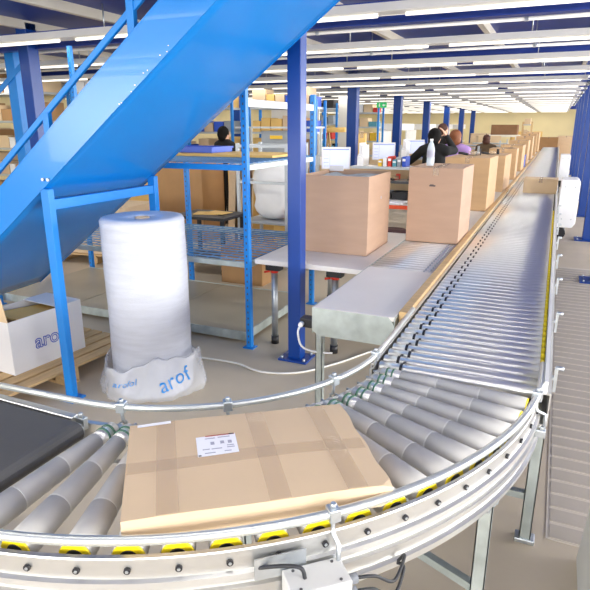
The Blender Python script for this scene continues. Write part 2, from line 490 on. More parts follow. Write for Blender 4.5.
# control box hung on the side profile, with its cables
CR, CZ = 1.585, 0.618
a = rad(42.3); Rm = Matrix.Rotation(a, 3, 'Z')
cb = MB().box(pol(CR, a, CZ), (0.150, 0.085, 0.115), Rm).build('control_box', 'box_grey', curve, 0.004)
MB().box(pol(1.537, rad(39.5), 0.685), (0.13, 0.004, 0.06), Rm).build('mounting_plate', 'zinc', cb)
lid = MB()
for sx in (-0.05, 0.05):
    for sy in (-0.03, 0.03):
        v = Rm @ Vector((sx, sy, 0)); c0 = pol(CR, a, CZ + 0.0565) + v; lid.cyl(c0, c0 + Vector((0, 0, 0.003)), 0.004, 8)
lid.build('screws', 'dark_grey', cb)['kind'] = 'stuff'
gl = MB()
for dz in (0.02, -0.02):
    c0 = pol(CR, a, CZ + dz) + Rm @ Vector((0.075, 0, 0)); gl.cyl(c0, c0 + Rm @ Vector((0.03, 0, 0)), 0.013, 10)
gl.build('cable_gland', 'cable_grey', cb)
def bez(pts, n=10):
    # Catmull-Rom through points
    P = [Vector(p) for p in pts]; P = [P[0]] + P + [P[-1]]; out = []
    for i in range(1, len(P) - 2):
        for k in range(n):
            t = k / n; a0, a1, a2, a3 = P[i - 1], P[i], P[i + 1], P[i + 2]
            out.append(0.5 * (2 * a1 + (a2 - a0) * t + (2 * a0 - 5 * a1 + 4 * a2 - a3) * t * t + (3 * a1 - a0 - 3 * a2 + a3) * t ** 3))
    out.append(P[-2]); return out
c0 = pol(CR, a, CZ + 0.057) + Rm @ Vector((-0.03, 0.0, 0))
MB().tube(bez([c0, c0 + Vector((-0.01, 0.0, 0.025)), c0 + Rm @ Vector((-0.04, 0.02, 0.03)), pol(1.540, rad(37.5), 0.69)]), 0.005, 8).build('cable', 'cable_black', cb)
for dz, dx in ((0.02, 0.0), (-0.02, 0.01)):
    c0 = pol(CR, a, CZ + dz) + Rm @ Vector((0.105, 0, 0))
    MB().tube(bez([c0, c0 + Rm @ Vector((0.05, 0.0, -0.01)), c0 + Rm @ Vector((0.11, 0.01, -0.05 - dx)), c0 + Rm @ Vector((0.16, 0.05, -0.02)), pol(1.53, rad(52), 0.575)]), 0.0045, 8).build('cable', 'cable_black', cb)
# legs of the curve
def leg(parent, x, y, top, wdx=0.045, wdy=0.045, foot=True):
    l = MB().box2((x - wdx / 2, y - wdy / 2, 0.02), (x + wdx / 2, y - wdy / 2 + 0.004, top)).box2((x - wdx / 2, y - wdy / 2, 0.02), (x - wdx / 2 + 0.004, y + wdy / 2, top)).box2((x + wdx / 2 - 0.004, y - wdy / 2, 0.02), (x + wdx / 2, y + wdy / 2, top)).build('leg', 'galvanised', parent)
    if foot:
        MB().box2((x - 0.04, y - 0.03, 0), (x + 0.04, y + 0.03, 0.022)).build('foot', 'zinc', l, 0.004)
    return l
for a, r in ((70, 1.485), (10, 1.485), (40, 0.93), (72, 0.93)):
    p = pol(r, rad(a), 0); l = leg(curve, p.x, p.y, 0.60)
    g = MB().box(pol(r + 0.02 if r > 1 else r - 0.02, rad(a), 0.565), (0.075, 0.008, 0.10), Matrix.Rotation(rad(a), 3, 'Z')).build('bracket_plate', 'zinc', l, 0.002)
    hb = MB()
    for dz in (-0.02, 0.02): hb.cyl(pol(r + (0.024 if r > 1 else -0.024), rad(a), 0.565 + dz), pol(r + (0.036 if r > 1 else -0.036), rad(a), 0.565 + dz), 0.009, 6)
    hb.build('hex_bolt', 'zinc', l)
MB().bar(pol(1.49, rad(70), 0.18), pol(0.94, rad(72), 0.18), 0.03, 0.03).build('cross_brace', 'galvanised', curve)
MB().bar(pol(1.49, rad(70), 0.52), pol(0.94, rad(40), 0.52), 0.03, 0.03).build('cross_brace', 'galvanised', curve)
MB().bar(pol(1.45, rad(68), 0.10), pol(1.45, rad(30), 0.10), 0.03, 0.03).build('cross_brace', 'galvanised', curve)

# ------------------------------------------------------------------ straight roller conveyor
X0, X1 = -0.590, 0.060
Y_START, Y_END = 2.135, 30.0
straight = thing('straight_roller_conveyor', 'long straight conveyor of shiny steel rollers running to the back of the hall', 'conveyor', ((X0 + X1) / 2, Y_START, 0))
hw = (X1 - X0) / 2
PITCH = 0.075
rm = MB().tube([(-hw + 0.012, 0, 0), (-hw + 0.014, 0, 0), (hw - 0.022, 0, 0), (hw - 0.02, 0, 0)], [0.023, 0.0255, 0.0255, 0.023], 16).mesh('roller')
sleeve = MB().tube([(hw - 0.021, 0, 0), (hw - 0.003, 0, 0)], 0.022, 8).mesh('end_cap')
n_all = int((Y_END - Y_START - 0.1) / PITCH)
rest = MB(); rings = MB()
for i in range(n_all):
    y = 0.035 + i * PITCH
    if i < 300:
        r = place('roller', rm, 'chrome', straight, loc=(0, y, SURF - 0.0255))
        if i < 70: place('end_cap', sleeve, 'yellow_cap', r)
    else:
        rest.tube([(-hw + 0.012, y, SURF - 0.0255), (hw - 0.02, y, SURF - 0.0255)], 0.0255, 8)
    if i < 130:
        xx = -hw + (0.075 if i % 2 else 0.105)
        rings.tube([(xx - 0.006, y, SURF - 0.0255), (xx + 0.006, y, SURF - 0.0255)], 0.0272, 10)
        rings.box((xx, y + PITCH / 2, SURF - 0.012), (0.010, PITCH - 0.03, 0.006))
tag(rest.build('roller_run', 'chrome', straight), None, None, None, 'stuff')
tag(rings.build('drive_belts', 'black_plastic', straight), None, None, None, 'stuff')
LEN = Y_END - Y_START
MB().box2((-hw + 0.004, 0, SURF - 0.115), (hw - 0.004, LEN, SURF - 0.105)).build('gap_shade_bed', 'black_plastic', straight)  # dark sheet added below the rollers to put shade into the gaps
MB().prism([(hw, SURF - 0.006), (hw + 0.028, SURF - 0.006), (hw + 0.028, SURF - 0.14), (hw, SURF - 0.14), (hw, SURF - 0.134), (hw + 0.022, SURF - 0.134), (hw + 0.022, SURF - 0.012), (hw, SURF - 0.012)], 'y', 0, LEN).build('side_frame', 'aluminium', straight)
MB().prism([(-hw, SURF - 0.006), (-hw - 0.018, SURF - 0.006), (-hw - 0.018, SURF - 0.14), (-hw, SURF - 0.14), (-hw, SURF - 0.134), (-hw - 0.012, SURF - 0.134), (-hw - 0.012, SURF - 0.012), (-hw, SURF - 0.012)], 'y', 0, LEN).build('side_frame', 'aluminium', straight)
gr = MB().box2((hw - 0.001, -0.02, SURF + 0.004), (hw + 0.012, LEN, SURF + 0.050)).build('side_guide', 'white_paint', straight)
MB().box2((hw + 0.001, 0, SURF - 0.006), (hw + 0.010, LEN, SURF + 0.004)).build('guide_seat', 'aluminium', straight)
bk = MB().box2((0, -0.012, -0.05), (0.035, 0.012, -0.038)).box2((0.023, -0.012, -0.10), (0.035, 0.012, 0.0)).cyl((0.025, 0, 0.0), (0.055, 0, 0.0), 0.010, 8).mesh('guide_bracket')
for i in range(8): place('guide_bracket', bk, 'zinc', straight, loc=(hw + 0.012, 0.18 + i * 0.75, SURF + 0.03))
for i in range(12):
    y = 0.12 + i * 2.3
    leg(straight, hw + 0.006, y, SURF - 0.141); leg(straight, -hw - 0.006, y, SURF - 0.141)
    MB().bar((-hw, y, 0.22), (hw, y, 0.22), 0.03, 0.03).build('cross_brace', 'galvanised', straight)
# white motor covers on its right-hand side
def motor_cover(y, label):
    t = thing('motor_cover', label, 'machine cover', (0.108, y, 0), 0, 'motor covers on the conveyor side')
    MB().prism([(0.0, 0.34), (0.0, 1.00), (0.21, 1.00), (0.24, 0.97), (0.24, 0.40), (0.20, 0.34)], 'y', 0, 0.5).build('housing', 'white_plastic', t, 0.012)
    MB().cyl((0.06, 0.10, 0.24), (0.06, 0.42, 0.24), 0.075, 14).build('motor', 'black_plastic', t)
    MB().box2((0.02, 0.12, 0), (0.06, 0.18, 0.18)).box2((0.02, 0.34, 0), (0.06, 0.40, 0.18)).build('stand', 'dark_grey', t)
    s = MB()
    for x in (0.06, 0.18):
        for z in (0.90, 0.46): s.cyl((x, -0.003, z), (x, 0.001, z), 0.009, 8)
    s.build('screws', 'zinc', t)['kind'] = 'stuff'
motor_cover(8.7, 'white motor cover beside the conveyor, nearer of the two')
motor_cover(16.5, 'white motor cover beside the conveyor, farther of the two')

# ------------------------------------------------------------------ belt conveyor on the left
belt = thing('belt_conveyor', 'black belt conveyor feeding the roller curve at the left edge', 'conveyor', (-2.4, 0.93, 0))
prof = [(-1.0, SURF + 0.012), (1.05, SURF + 0.012)]
for k in range(1, 8):
    t = PI / 2 - PI * k / 8
    prof.append((1.05 + 0.034 * math.cos(t), SURF - 0.022 + 0.034 * math.sin(t)))
prof += [(1.05, SURF - 0.056), (-1.0, SURF - 0.056)]
MB().prism(prof, 'y', -0.30, 0.305).build('belt', 'belt_black', belt)
for y0 in (0.318, -0.346):
    MB().box2((-1.0, y0, SURF - 0.13), (1.02, y0 + 0.030, SURF + 0.014)).build('side_frame', 'aluminium', belt, 0.004)
MB().cyl((1.05, -0.316, SURF - 0.022), (1.05, 0.318, SURF - 0.022), 0.024, 14).build('end_roller', 'zinc', belt)
for x in (-0.7, 0.5):
    for y in (0.333, -0.331): leg(belt, x, y, SURF - 0.131)
clip = MB().box((1.03, 0.345, SURF - 0.015), (0.05, 0.022, 0.045)).cyl((1.04, 0.34, SURF + 0.008), (1.04, 0.34, SURF + 0.026), 0.009, 6).build('corner_clip', 'zinc', belt, 0.003)

# ------------------------------------------------------------------ big flat carton on the curve
ca = math.atan2(0.389 + 0.414, 0.539 + 0.528)
LX, LY, LH = 0.676, 0.455, 0.066
bx_c = ((-1.108 - 0.555 - 0.283 - 0.824) / 4, (1.214 + 1.613 + 1.267 + 0.843) / 4)
flat = thing('shipping_carton', 'large flat taped cardboard carton with white shipping label on the curve', 'carton', (bx_c[0], bx_c[1], SURF + 0.001), ca)
def crumple_box(lx, ly, lz, nx, ny, nz):
    vs = {}; mb = MB(); V = []
    def vid(i, j, k):
        key = (i, j, k)
        if key in vs: return vs[key]
        u, v, t = i / nx, j / ny, k / nz
        x, y, z = (u - 0.5) * lx, (v - 0.5) * ly, t * lz
        bul = 0.004 * math.sin(PI * u) * math.sin(PI * v)
        if k == nz: z += bul + 0.0015 * math.sin(9 * u + 5 * v) - 0.005 * (u ** 6)
        if i == nx: x += 0.006 * math.sin(PI * t) * math.sin(7 * v) + 0.003 * math.sin(17 * v)
        if j == 0: y -= 0.004 * math.sin(PI * t)
        if i == nx and j == 0: z += 0.012 if k == 0 else -0.006
        vs[key] = len(V); V.append((x, y, z)); return vs[key]
    F = []
    for i in range(nx):
        for j in range(ny):
            F.append((vid(i, j, nz), vid(i + 1, j, nz), vid(i + 1, j + 1, nz), vid(i, j + 1, nz)))
            F.append((vid(i, j, 0), vid(i, j + 1, 0), vid(i + 1, j + 1, 0), vid(i + 1, j, 0)))
    for k in range(nz):
        for i in range(nx):
            F.append((vid(i, 0, k), vid(i + 1, 0, k), vid(i + 1, 0, k + 1), vid(i, 0, k + 1)))
            F.append((vid(i, ny, k), vid(i, ny, k + 1), vid(i + 1, ny, k + 1), vid(i + 1, ny, k)))
        for j in range(ny):
            F.append((vid(0, j, k), vid(0, j, k + 1), vid(0, j + 1, k + 1), vid(0, j + 1, k)))
            F.append((vid(nx, j, k), vid(nx, j + 1, k), vid(nx, j + 1, k + 1), vid(nx, j, k + 1)))
    return mb.add(V, F)
crumple_box(LX, LY, LH, 24, 16, 4).build('body', 'card', flat, 0.003)
def top_z(x, y):
    u, v = x / LX + 0.5, y / LY + 0.5
    return LH + 0.004 * math.sin(PI * u) * math.sin(PI * v) + 0.0015 * math.sin(9 * u + 5 * v) - 0.005 * (u ** 6)
def top_strip(name, m, x0, y0, x1, y1, wd, lift, parent, n=24, over0=0.0, over1=0.0):
    # strip of tape lying on the (slightly bulging) top, run from one end to the other and down over the edges
    d = Vector((x1 - x0, y1 - y0, 0)).normalized(); s = Vector((-d.y, d.x, 0)) * wd / 2
    mb = MB(); V = []
    rows = []
    if over0: rows.append((Vector((x0, y0, 0)) - d * (lift + 0.003), LH - over0))
    for i in range(n + 1):
        t = i / n; p = Vector((x0 + (x1 - x0) * t, y0 + (y1 - y0) * t, 0)); rows.append((p, None))
    if over1: rows.append((Vector((x1, y1, 0)) + d * (lift + 0.003), LH - over1))
    for p, zz in rows:
        for q in (-1, -0.33, 0.33, 1):
            e = p + s * q
            z = zz if zz is not None else top_z(e.x, e.y) + lift
            V.append((e.x, e.y, z))
    F = [(i * 4 + k, i * 4 + k + 1, (i + 1) * 4 + k + 1, (i + 1) * 4 + k) for i in range(len(rows) - 1) for k in range(3)]
    return mb.add(V, F).build(name, m, parent)
hx, hy = LX / 2, LY / 2
top_strip('tape', 'tape', -hx + 0.004, -0.015, hx - 0.008, -0.015, 0.055, 0.0010, flat, over0=0.06, over1=0.05)
top_strip('tape', 'tape', -0.230, -hy + 0.003, -0.230, hy - 0.003, 0.055, 0.0018, flat, over0=0.07, over1=0.06)
top_strip('tape', 'tape', 0.045, -hy + 0.003, 0.045, hy - 0.003, 0.055, 0.0018, flat, over0=0.07, over1=0.06)
top_strip('tape', 'tape_shiny', 0.245, -hy + 0.003, 0.245, hy - 0.003, 0.055, 0.0022, flat, over0=0.07, over1=0.06)
# label with its print
lab = top_strip('label', 'label_white', -0.145, 0.052, -0.030, 0.052, 0.105, 0.0012, flat, n=6)
def print_at(name, x, y, sx, sy, m):
    MB().box((x, y, top_z(x, y) + 0.0022), (sx, sy, 0.0004)).build(name, m, lab)
print_at('print_bar', -0.075, 0.101, 0.085, 0.004, 'ink_red'); print_at('print_bar', -0.042, 0.101, 0.014, 0.005, 'ink_dark')
print_at('print_mark', -0.139, 0.004, 0.008, 0.006, 'ink_dark')
for x, y in ((-0.100, 0.060), (-0.072, 0.060), (-0.050, 0.058)): print_at('print_code', x, y, 0.011, 0.015, 'ink_grey')
for x, y, sx in ((-0.105, 0.088, 0.03), (-0.065, 0.088, 0.035), (-0.12, 0.032, 0.02), (-0.09, 0.030, 0.03), (-0.05, 0.030, 0.022), (-0.11, 0.012, 0.03), (-0.06, 0.012, 0.02), (-0.05, 0.040, 0.02)):
    print_at('print_line', x, y, sx, 0.004, 'ink_grey')
# torn strip of white film along the rear-left edge
top_strip('torn_label', 'label_white', -0.315, 0.212, -0.215, 0.216, 0.016, 0.003, flat, n=6)

# ------------------------------------------------------------------ cartons
def carton(name, label, loc, size, rz=0.0, m='card', group=None, opened=False, fill=None, tape=True, cat='carton', side=None):
    t = thing(name, label, cat, loc, rz, group)
    sx, sy, sz = size; th = 0.006
    if not opened:
        MB().box2((-sx / 2, -sy / 2, 0), (sx / 2, sy / 2, sz - 0.004)).build('body', m, t, 0.004)
        for s in (-1, 1):
            MB().box2((min(0.002 * s, s * sx / 2), -sy / 2, sz - 0.005), (max(0.002 * s, s * sx / 2), sy / 2, sz)).build('flap', m, t, 0.0015)
        if tape:
            MB().box2((-0.025, -sy / 2 - 0.0012, sz - 0.06), (0.025, -sy / 2 - 0.0002, sz)).box2((-0.025, -sy / 2, sz), (0.025, sy / 2, sz + 0.001)).box2((-0.025, sy / 2 + 0.0002, sz - 0.06), (0.025, sy / 2 + 0.0012, sz)).build('tape', 'tape', t)
    else:
        b = MB().box2((-sx / 2, -sy / 2, 0), (sx / 2, sy / 2, th))
        b.box2((-sx / 2, -sy / 2, th), (sx / 2, -sy / 2 + th, sz)).box2((-sx / 2, sy / 2 - th, th), (sx / 2, sy / 2, sz))
        b.box2((-sx / 2, -sy / 2 + th, th), (-sx / 2 + th, sy / 2 - th, sz)).box2((sx / 2 - th, -sy / 2 + th, th), (sx / 2, sy / 2 - th, sz))
        b.build('body', m, t)
        if fill:
            fm = MB(); n = 8; V = []; F = []
            ax, ay = sx / 2 - th - 0.002, sy / 2 - th - 0.002
            for i in range(n + 1):
                for j in range(n + 1):
                    V.append((-ax + 2 * ax * i / n, -ay + 2 * ay * j / n, sz - 0.045 + 0.03 * random.random()))
            for i in range(n):
                for j in range(n): F.append((i * (n + 1) + j, (i + 1) * (n + 1) + j, (i + 1) * (n + 1) + j + 1, i * (n + 1) + j + 1))
            nb = len(V); V += [(-ax, -ay, sz - 0.09), (ax, -ay, sz - 0.09), (ax, ay, sz - 0.09), (-ax, ay, sz - 0.09)]; F.append((nb, nb + 1, nb + 2, nb + 3))
            fm.add(V, F).build('packing_fill', fill, t)
    return t
TAB = 0.75
g = 'large cartons standing along the packing line'
b1 = carton('large_carton', 'open tan carton with grey packing on the grey adjustable table', (-1.545, 4.50, 0.722), (0.56, 0.62, 0.61), 0.0, 'card_pink', g, True, 'bin_grey')
MB().box2((-0.27, 0.296, 0.60), (-0.14, 0.303, 0.645)).build('flap', 'card_white', b1)
MB().box((0.21, -0.285, 0.592), (0.09, 0.030, 0.012)).build('warning_sticker', 'red', b1)
MB().cyl((0.2805, 0.04, 0.42), (0.2815, 0.04, 0.42), 0.012, 10).build('print_mark', 'ink_grey', b1)
b2 = carton('large_carton', 'tan carton with water bottle on top at the lane rollers', (-0.885, 5.12, TAB + 0.001), (0.44, 0.64, 0.62), 0.0, 'card_pink', g)
MB().box2((-0.045, -0.3215, 0.47), (0.005, -0.3205, 0.48)).box2((-0.04, -0.3215, 0.483), (-0.01, -0.3205, 0.487)).build('print_mark', 'ink_dark', b2)
lane_boxes = [(7.30, 0.50, 0.80, 0.60, 'second tan carton along the lane, in front of the purple shirt'),
              (9.55, 0.46, 0.90, 0.53, 'third tan carton along the lane beside the small conveyor box'),
              (11.7, 0.48, 0.75, 0.55, 'fourth tan carton along the lane towards the back'),
              (13.9, 0.46, 0.80, 0.55, 'fifth tan carton along the lane towards the back'),
              (16.2, 0.46, 0.80, 0.60, 'sixth tan carton along the lane towards the back'),
              (18.7, 0.46, 0.80, 0.66, 'seventh tan carton along the lane towards the back'),
              (21.4, 0.46, 0.90, 0.70, 'eighth tan carton along the lane towards the back'),
              (24.4, 0.46, 0.90, 0.72, 'farthest tan carton along the lane')]
for y, sx, sy, sz, lb in lane_boxes:
    carton('large_carton', lb, (-0.665 - sx / 2, y, TAB + 0.001), (sx, sy, sz), rad(random.uniform(-1.5, 1.5)), 'card_lane', g)
sm = carton('small_carton', 'small tan carton riding on the straight roller conveyor', (-0.16, 9.32, SURF + 0.001), (0.46, 0.34, 0.21), rad(-1), 'card_light')
# water bottle on carton two
t = thing('water_bottle', 'clear plastic water bottle standing on the lane carton', 'bottle', (-0.975, 5.0, TAB + 0.624))
MB().lathe([(0.001, 0), (0.030, 0.002), (0.032, 0.02), (0.030, 0.06), (0.032, 0.10), (0.032, 0.14), (0.022, 0.18), (0.013, 0.195), (0.013, 0.205), (0.001, 0.206)], n=16).build('bottle_body', 'water', t)
MB().lathe([(0.0325, 0.07), (0.0328, 0.08), (0.0328, 0.125), (0.0325, 0.13)], n=16).build('wrapper', 'ink_grey', t)
MB().cyl((0, 0, 0.204), (0, 0, 0.222), 0.014, 12).build('cap', 'white_plastic', t)

# ------------------------------------------------------------------ packing lane: galvanised table end, laminate top and roller inserts
lane = thing('packing_lane', 'white topped packing lane with galvanised end and inset rollers along the conveyor', 'packing table', (-0.892, 2.74, 0))
LW = 0.226
MB().box2((-LW, 0, TAB - 0.024), (LW, 1.03, TAB)).build('tabletop', 'laminate', lane, 0.004)
ep = MB().prism([(-LW - 0.004, TAB - 0.002), (LW - 0.03, TAB - 0.002), (LW + 0.004, TAB - 0.04), (LW + 0.004, TAB - 0.16), (-LW + 0.03, TAB - 0.16), (-LW - 0.004, TAB - 0.13)], 'y', -0.006, -0.001).build('end_plate', 'galvanised', lane)
for sx in (-1, 1):
    MB().box2((sx * (LW + 0.001), 0.0, TAB - 0.15), (sx * (LW + 0.005), 22.5, TAB - 0.002)).build('side_plate', 'galvanised', lane)
MB().box2((-LW + 0.002, 1.035, TAB - 0.075), (LW - 0.002, 2.56, TAB - 0.065)).build('roller_bed', 'dark_grey', lane)
lr = MB().tube([(-LW + 0.004, 0, 0), (LW - 0.004, 0, 0)], 0.022, 10).mesh('lane_roller')
y = 1.065
for i in range(22):
    place('lane_roller', lr, 'chrome', lane, loc=(0, y, TAB - 0.022)); y += 0.070
wheels = MB().cyl((-0.006, 0, 0), (0.006, 0, 0), 0.0235, 10).mesh('guide_ring')
for i in range(22):
    for xx in (0.16, 0.195): place('guide_ring', wheels, 'zinc', lane, loc=(xx, 1.065 + 0.07 * i, TAB - 0.022))
ys_t = y
for i in range(8):
    MB().box2((-LW, ys_t + 0.0 + i * 2.48, TAB - 0.024), (LW, ys_t + 2.47 + i * 2.48, TAB)).build('tabletop', 'laminate', lane, 0.004)
for yy in (0.06, 1.6, 4, 6.5, 9, 11.5, 14, 17, 20):
    for sx in (-1, 1): leg(lane, sx * (LW - 0.02), yy, TAB - 0.15 if yy > 0.1 else TAB - 0.024, 0.04, 0.04)
gb = MB().box2((-0.0235, 0, 0.0), (0.0235, 22.4, 0.10)).build('guide_board', 'wood', None, 0.003, loc=(-0.634, 2.80, SURF - 0.082))
tag(gb, 'long tan wooden strip between packing lane and straight conveyor', 'guide strip')
# black power socket box with plug at the lane's corner
t = thing('power_socket', 'black socket box with white plug at the galvanised table corner', 'socket', (-1.150, 2.80, 0.612))
MB().box2((-0.06, -0.035, 0), (0.04, 0.035, 0.055)).build('housing', 'black_plastic', t, 0.006)
MB().cyl((-0.045, -0.035, 0.025), (-0.045, -0.060, 0.02), 0.014, 10).build('plug', 'white_plastic', t)
MB().tube(bez([(-0.045, -0.058, 0.02), (-0.05, -0.08, -0.02), (-0.03, -0.07, -0.10), (0.03, -0.02, -0.14), (0.12, 0.02, -0.15)]), 0.006, 8).build('plug_cable', 'white_plastic', t)
o = MB().tube(bez([(-2.62, 3.30, 0.01), (-2.3, 3.36, 0.008), (-2.0, 3.38, 0.008), (-1.75, 3.32, 0.008), (-1.5, 3.42, 0.008), (-1.3, 3.7, 0.008), (-1.15, 4.0, 0.008), (-1.05, 4.1, 0.01)]), 0.0075, 8).build('floor_cable', 'cable_white')
tag(o, 'thin white cable snaking over the floor past the blue column', 'cable')

# ------------------------------------------------------------------ grey table with adjustable legs
tb = thing('adjustable_table', 'pale grey table with round adjustable legs under the open carton', 'table', (-1.58, 4.55, 0))
MB().box2((-0.445, -0.79, 0.682), (0.435, 0.75, 0.720)).build('tabletop', 'laminate', tb, 0.004)
for x in (-0.34, 0.17):
    for y in (-0.66, 0.6):
        l = MB().cyl((x, y, 0.06), (x, y, 0.60), 0.026, 14).build('leg', 'zinc', tb)
        MB().cyl((x, y, 0), (x, y, 0.065), 0.031, 14).build('foot', 'black_plastic', l)
        MB().cyl((x, y, 0.595), (x, y, 0.615), 0.032, 14).build('collar', 'red', l)
        MB().box2((x - 0.06, y - 0.04, 0.615), (x + 0.06, y + 0.04, 0.682)).build('mount', 'black_plastic', l, 0.004)
        MB().cyl((x - 0.03, y - 0.02, 0.605), (x - 0.07, y - 0.04, 0.60), 0.009, 8).build('lever', 'red', l)

# ------------------------------------------------------------------ blue chute with its support
sl = 0.738
xa, xb = -4.0, -0.88
def zb(x): return 1.375 + sl * (x + 2.66)
chute = thing('chute', 'big glossy blue metal chute sloping down to the left', 'chute', (-2.69, 2.95, 0))
OX, OY = -2.69, 2.95
YN, YF = 2.44 - OY, 3.47 - OY
H = 0.255
def plate(y0, y1):
    return MB().prism([(xa - OX, zb(xa)), (xb - OX, zb(xb)), (xb - OX, zb(xb) + H), (xa - OX, zb(xa) + H)], 'y', y0, y1)
plate(YN, YN + 0.006).build('side_plate', 'chute_blue', chute, 0.001)
plate(YF - 0.006, YF).build('side_plate', 'chute_blue', chute, 0.001)
for y0, y1 in ((YN - 0.001, YN + 0.030), (YF - 0.030, YF + 0.001)):
    MB().prism([(xa - OX, zb(xa) + H), (xb - OX, zb(xb) + H), (xb - OX, zb(xb) + H + 0.006), (xa - OX, zb(xa) + H + 0.006)], 'y', y0, y1).build('top_flange', 'chute_blue', chute)
# bottom: gently dished sheet
V = []; F = []; nx_, ny_ = 24, 14
for i in range(nx_ + 1):
    x = xa + (xb - xa) * i / nx_
    for j in range(ny_ + 1):
        v = j / ny_
        V.append((x - OX, YN + 0.006 + (YF - YN - 0.012) * v, zb(x) + 0.004 - 0.012 * math.sin(PI * v) + 0.006 * math.sin(2 * x + 4 * v)))
for i in range(nx_):
    for j in range(ny_): F.append((i * (ny_ + 1) + j, (i + 1) * (ny_ + 1) + j, (i + 1) * (ny_ + 1) + j + 1, i * (ny_ + 1) + j + 1))
mbx = MB(); mbx.add(V, F, True)
bot = mbx.build('bottom_sheet', 'chute_blue', chute)
so = bot.modifiers.new('thick', 'SOLIDIFY'); so.thickness = 0.003
# white specks of worn paint on the bottom and side
sp = MB()
for k in range(9):
    x = random.uniform(-2.2, -1.7); z = zb(x) + random.uniform(0.002, 0.03)
    sp.box((x - OX, YN - 0.0006, z), (random.uniform(0.004, 0.009), 0.0008, random.uniform(0.003, 0.007)))
sp.build('paint_chips', 'white_paint', chute)['kind'] = 'stuff'
# support frame under the chute
for y in (YN + 0.02, YF - 0.03):
    p = MB().box2((-0.03, y - 0.02, 0.008), (0.03, y + 0.025, zb(-2.69) - 0.004)).build('support_post', 'rack_blue', chute, 0.003)
    MB().box2((-0.06, y - 0.055, 0), (0.06, y + 0.06, 0.010)).build('foot_plate', 'rack_blue', p)
MB().box2((-0.022, YN + 0.045, 1.225), (0.022, YF - 0.05, 1.285)).build('cross_beam', 'rack_blue', chute, 0.003)
bb = MB().cyl((0, 0, 0), (0, -0.012, 0), 0.010, 6).mesh('bolt')
for x in (-0.02, 0.02): place('bolt', bb, 'zinc', chute, loc=(x + 0.03, YN, zb(-2.66) + 0.03))
# low handrail along the near side of the chute
HO = 0.372
MB().bar((xa - OX, YN + 0.03, zb(xa) + HO), (-1.5 - OX, YN + 0.03, zb(-1.5) + HO), 0.022, 0.034).build('handrail', 'rack_blue', chute, 0.004)
for x, hh in ((-3.45, HO), (-2.625, HO), (-1.985, 0.66)):
    MB().box2((x - OX - 0.022, YN + 0.012, zb(x) + 0.20), (x - OX + 0.022, YN + 0.044, zb(x) + hh)).build('handrail_post', 'rack_blue', chute, 0.003)

# tall blue tower and brace behind the chute
t = thing('braced_stanchion', 'tall light blue steel tower with thin diagonal brace behind the chute', 'stanchion', (-6.89, 6.0, 0))
MB().box2((-0.085, -0.06, 0.008), (0.085, 0.06, DECK - 0.12)).build('upright', 'rack_blue', t, 0.006)  # single upright post that the brace is fixed to
MB().box2((-0.13, -0.10, 0), (0.13, 0.10, 0.010)).build('foot_plate', 'rack_blue', t)
MB().bar((-0.62, -0.07, 1.935), (0.74, -0.07, 2.80), 0.012, 0.07).build('diagonal_brace', 'rack_blue', t)

# ------------------------------------------------------------------ blue wire-deck rack
rack = thing('wire_rack', 'light blue steel rack with wire grid shelves behind the bubble wrap roll', 'rack', (-2.06, 3.72, 0))
RX = [0.0, -1.41, -2.82]; RYD = 1.28
def rack_post(x, y, h):
    p = MB().box2((x - 0.022, y - 0.022, 0.006), (x + 0.022, y + 0.022, h)).build('post', 'rack_blue', rack, 0.003)
    MB().box2((x - 0.045, y - 0.04, 0), (x + 0.045, y + 0.04, 0.008)).build('foot', 'rack_blue', p)
    hm = MB()
    for k in range(int(h / 0.05) - 1): hm.box((x, y - 0.0222, 0.05 + 0.05 * k), (0.010, 0.0016, 0.016))
    hm.build('slots', 'dark_grey', p)['kind'] = 'stuff'
rack_post(0, 0, 1.97); rack_post(0, RYD, 1.97)
for x in RX[1:]:
    rack_post(x, RYD, 1.52 if x > -2 else 2.52)
rack_post(-2.82, 0, 0.8)
for z, x_end in ((0.70, -2.82), (1.43, -1.41)):
    for y in (0.0, RYD):
        MB().box2((x_end - 0.02, y - 0.018, z - 0.045), (0.0, y + 0.018, z - 0.002)).build('shelf_beam', 'galvanised' if z < 1 else 'rack_blue', rack, 0.003)
    for x in ([0.0, -1.41, -2.82] if z < 1 else [0.0, -1.41]):
        MB().box2((x - 0.016, 0.02, z - 0.045), (x + 0.016, RYD - 0.02, z - 0.002)).build('side_beam', 'galvanised', rack, 0.003)
    gm = MB()
    nwx = int(-x_end / 0.12)
    for k in range(nwx + 1):
        x = -k * 0.12 - 0.01
        if x > x_end: gm.box2((x - 0.0025, 0.0, z), (x + 0.0025, RYD, z + 0.005))
    wire = gm.build('deck_cross_wires', 'grate_blue', rack)
    wire['kind'] = 'stuff'
    lw = MB().box2((x_end, -0.007, z + 0.004), (0, 0.007, z + 0.012)).mesh('deck_bar')
    for k in range(15): place('deck_bar', lw, 'grate_blue', rack, loc=(0, 0.03 + k * (RYD - 0.06) / 14, 0))
MB().box2((-0.016, 0.02, 1.83), (0.016, RYD - 0.02, 1.885)).build('side_beam', 'shelf_metal', rack, 0.003)
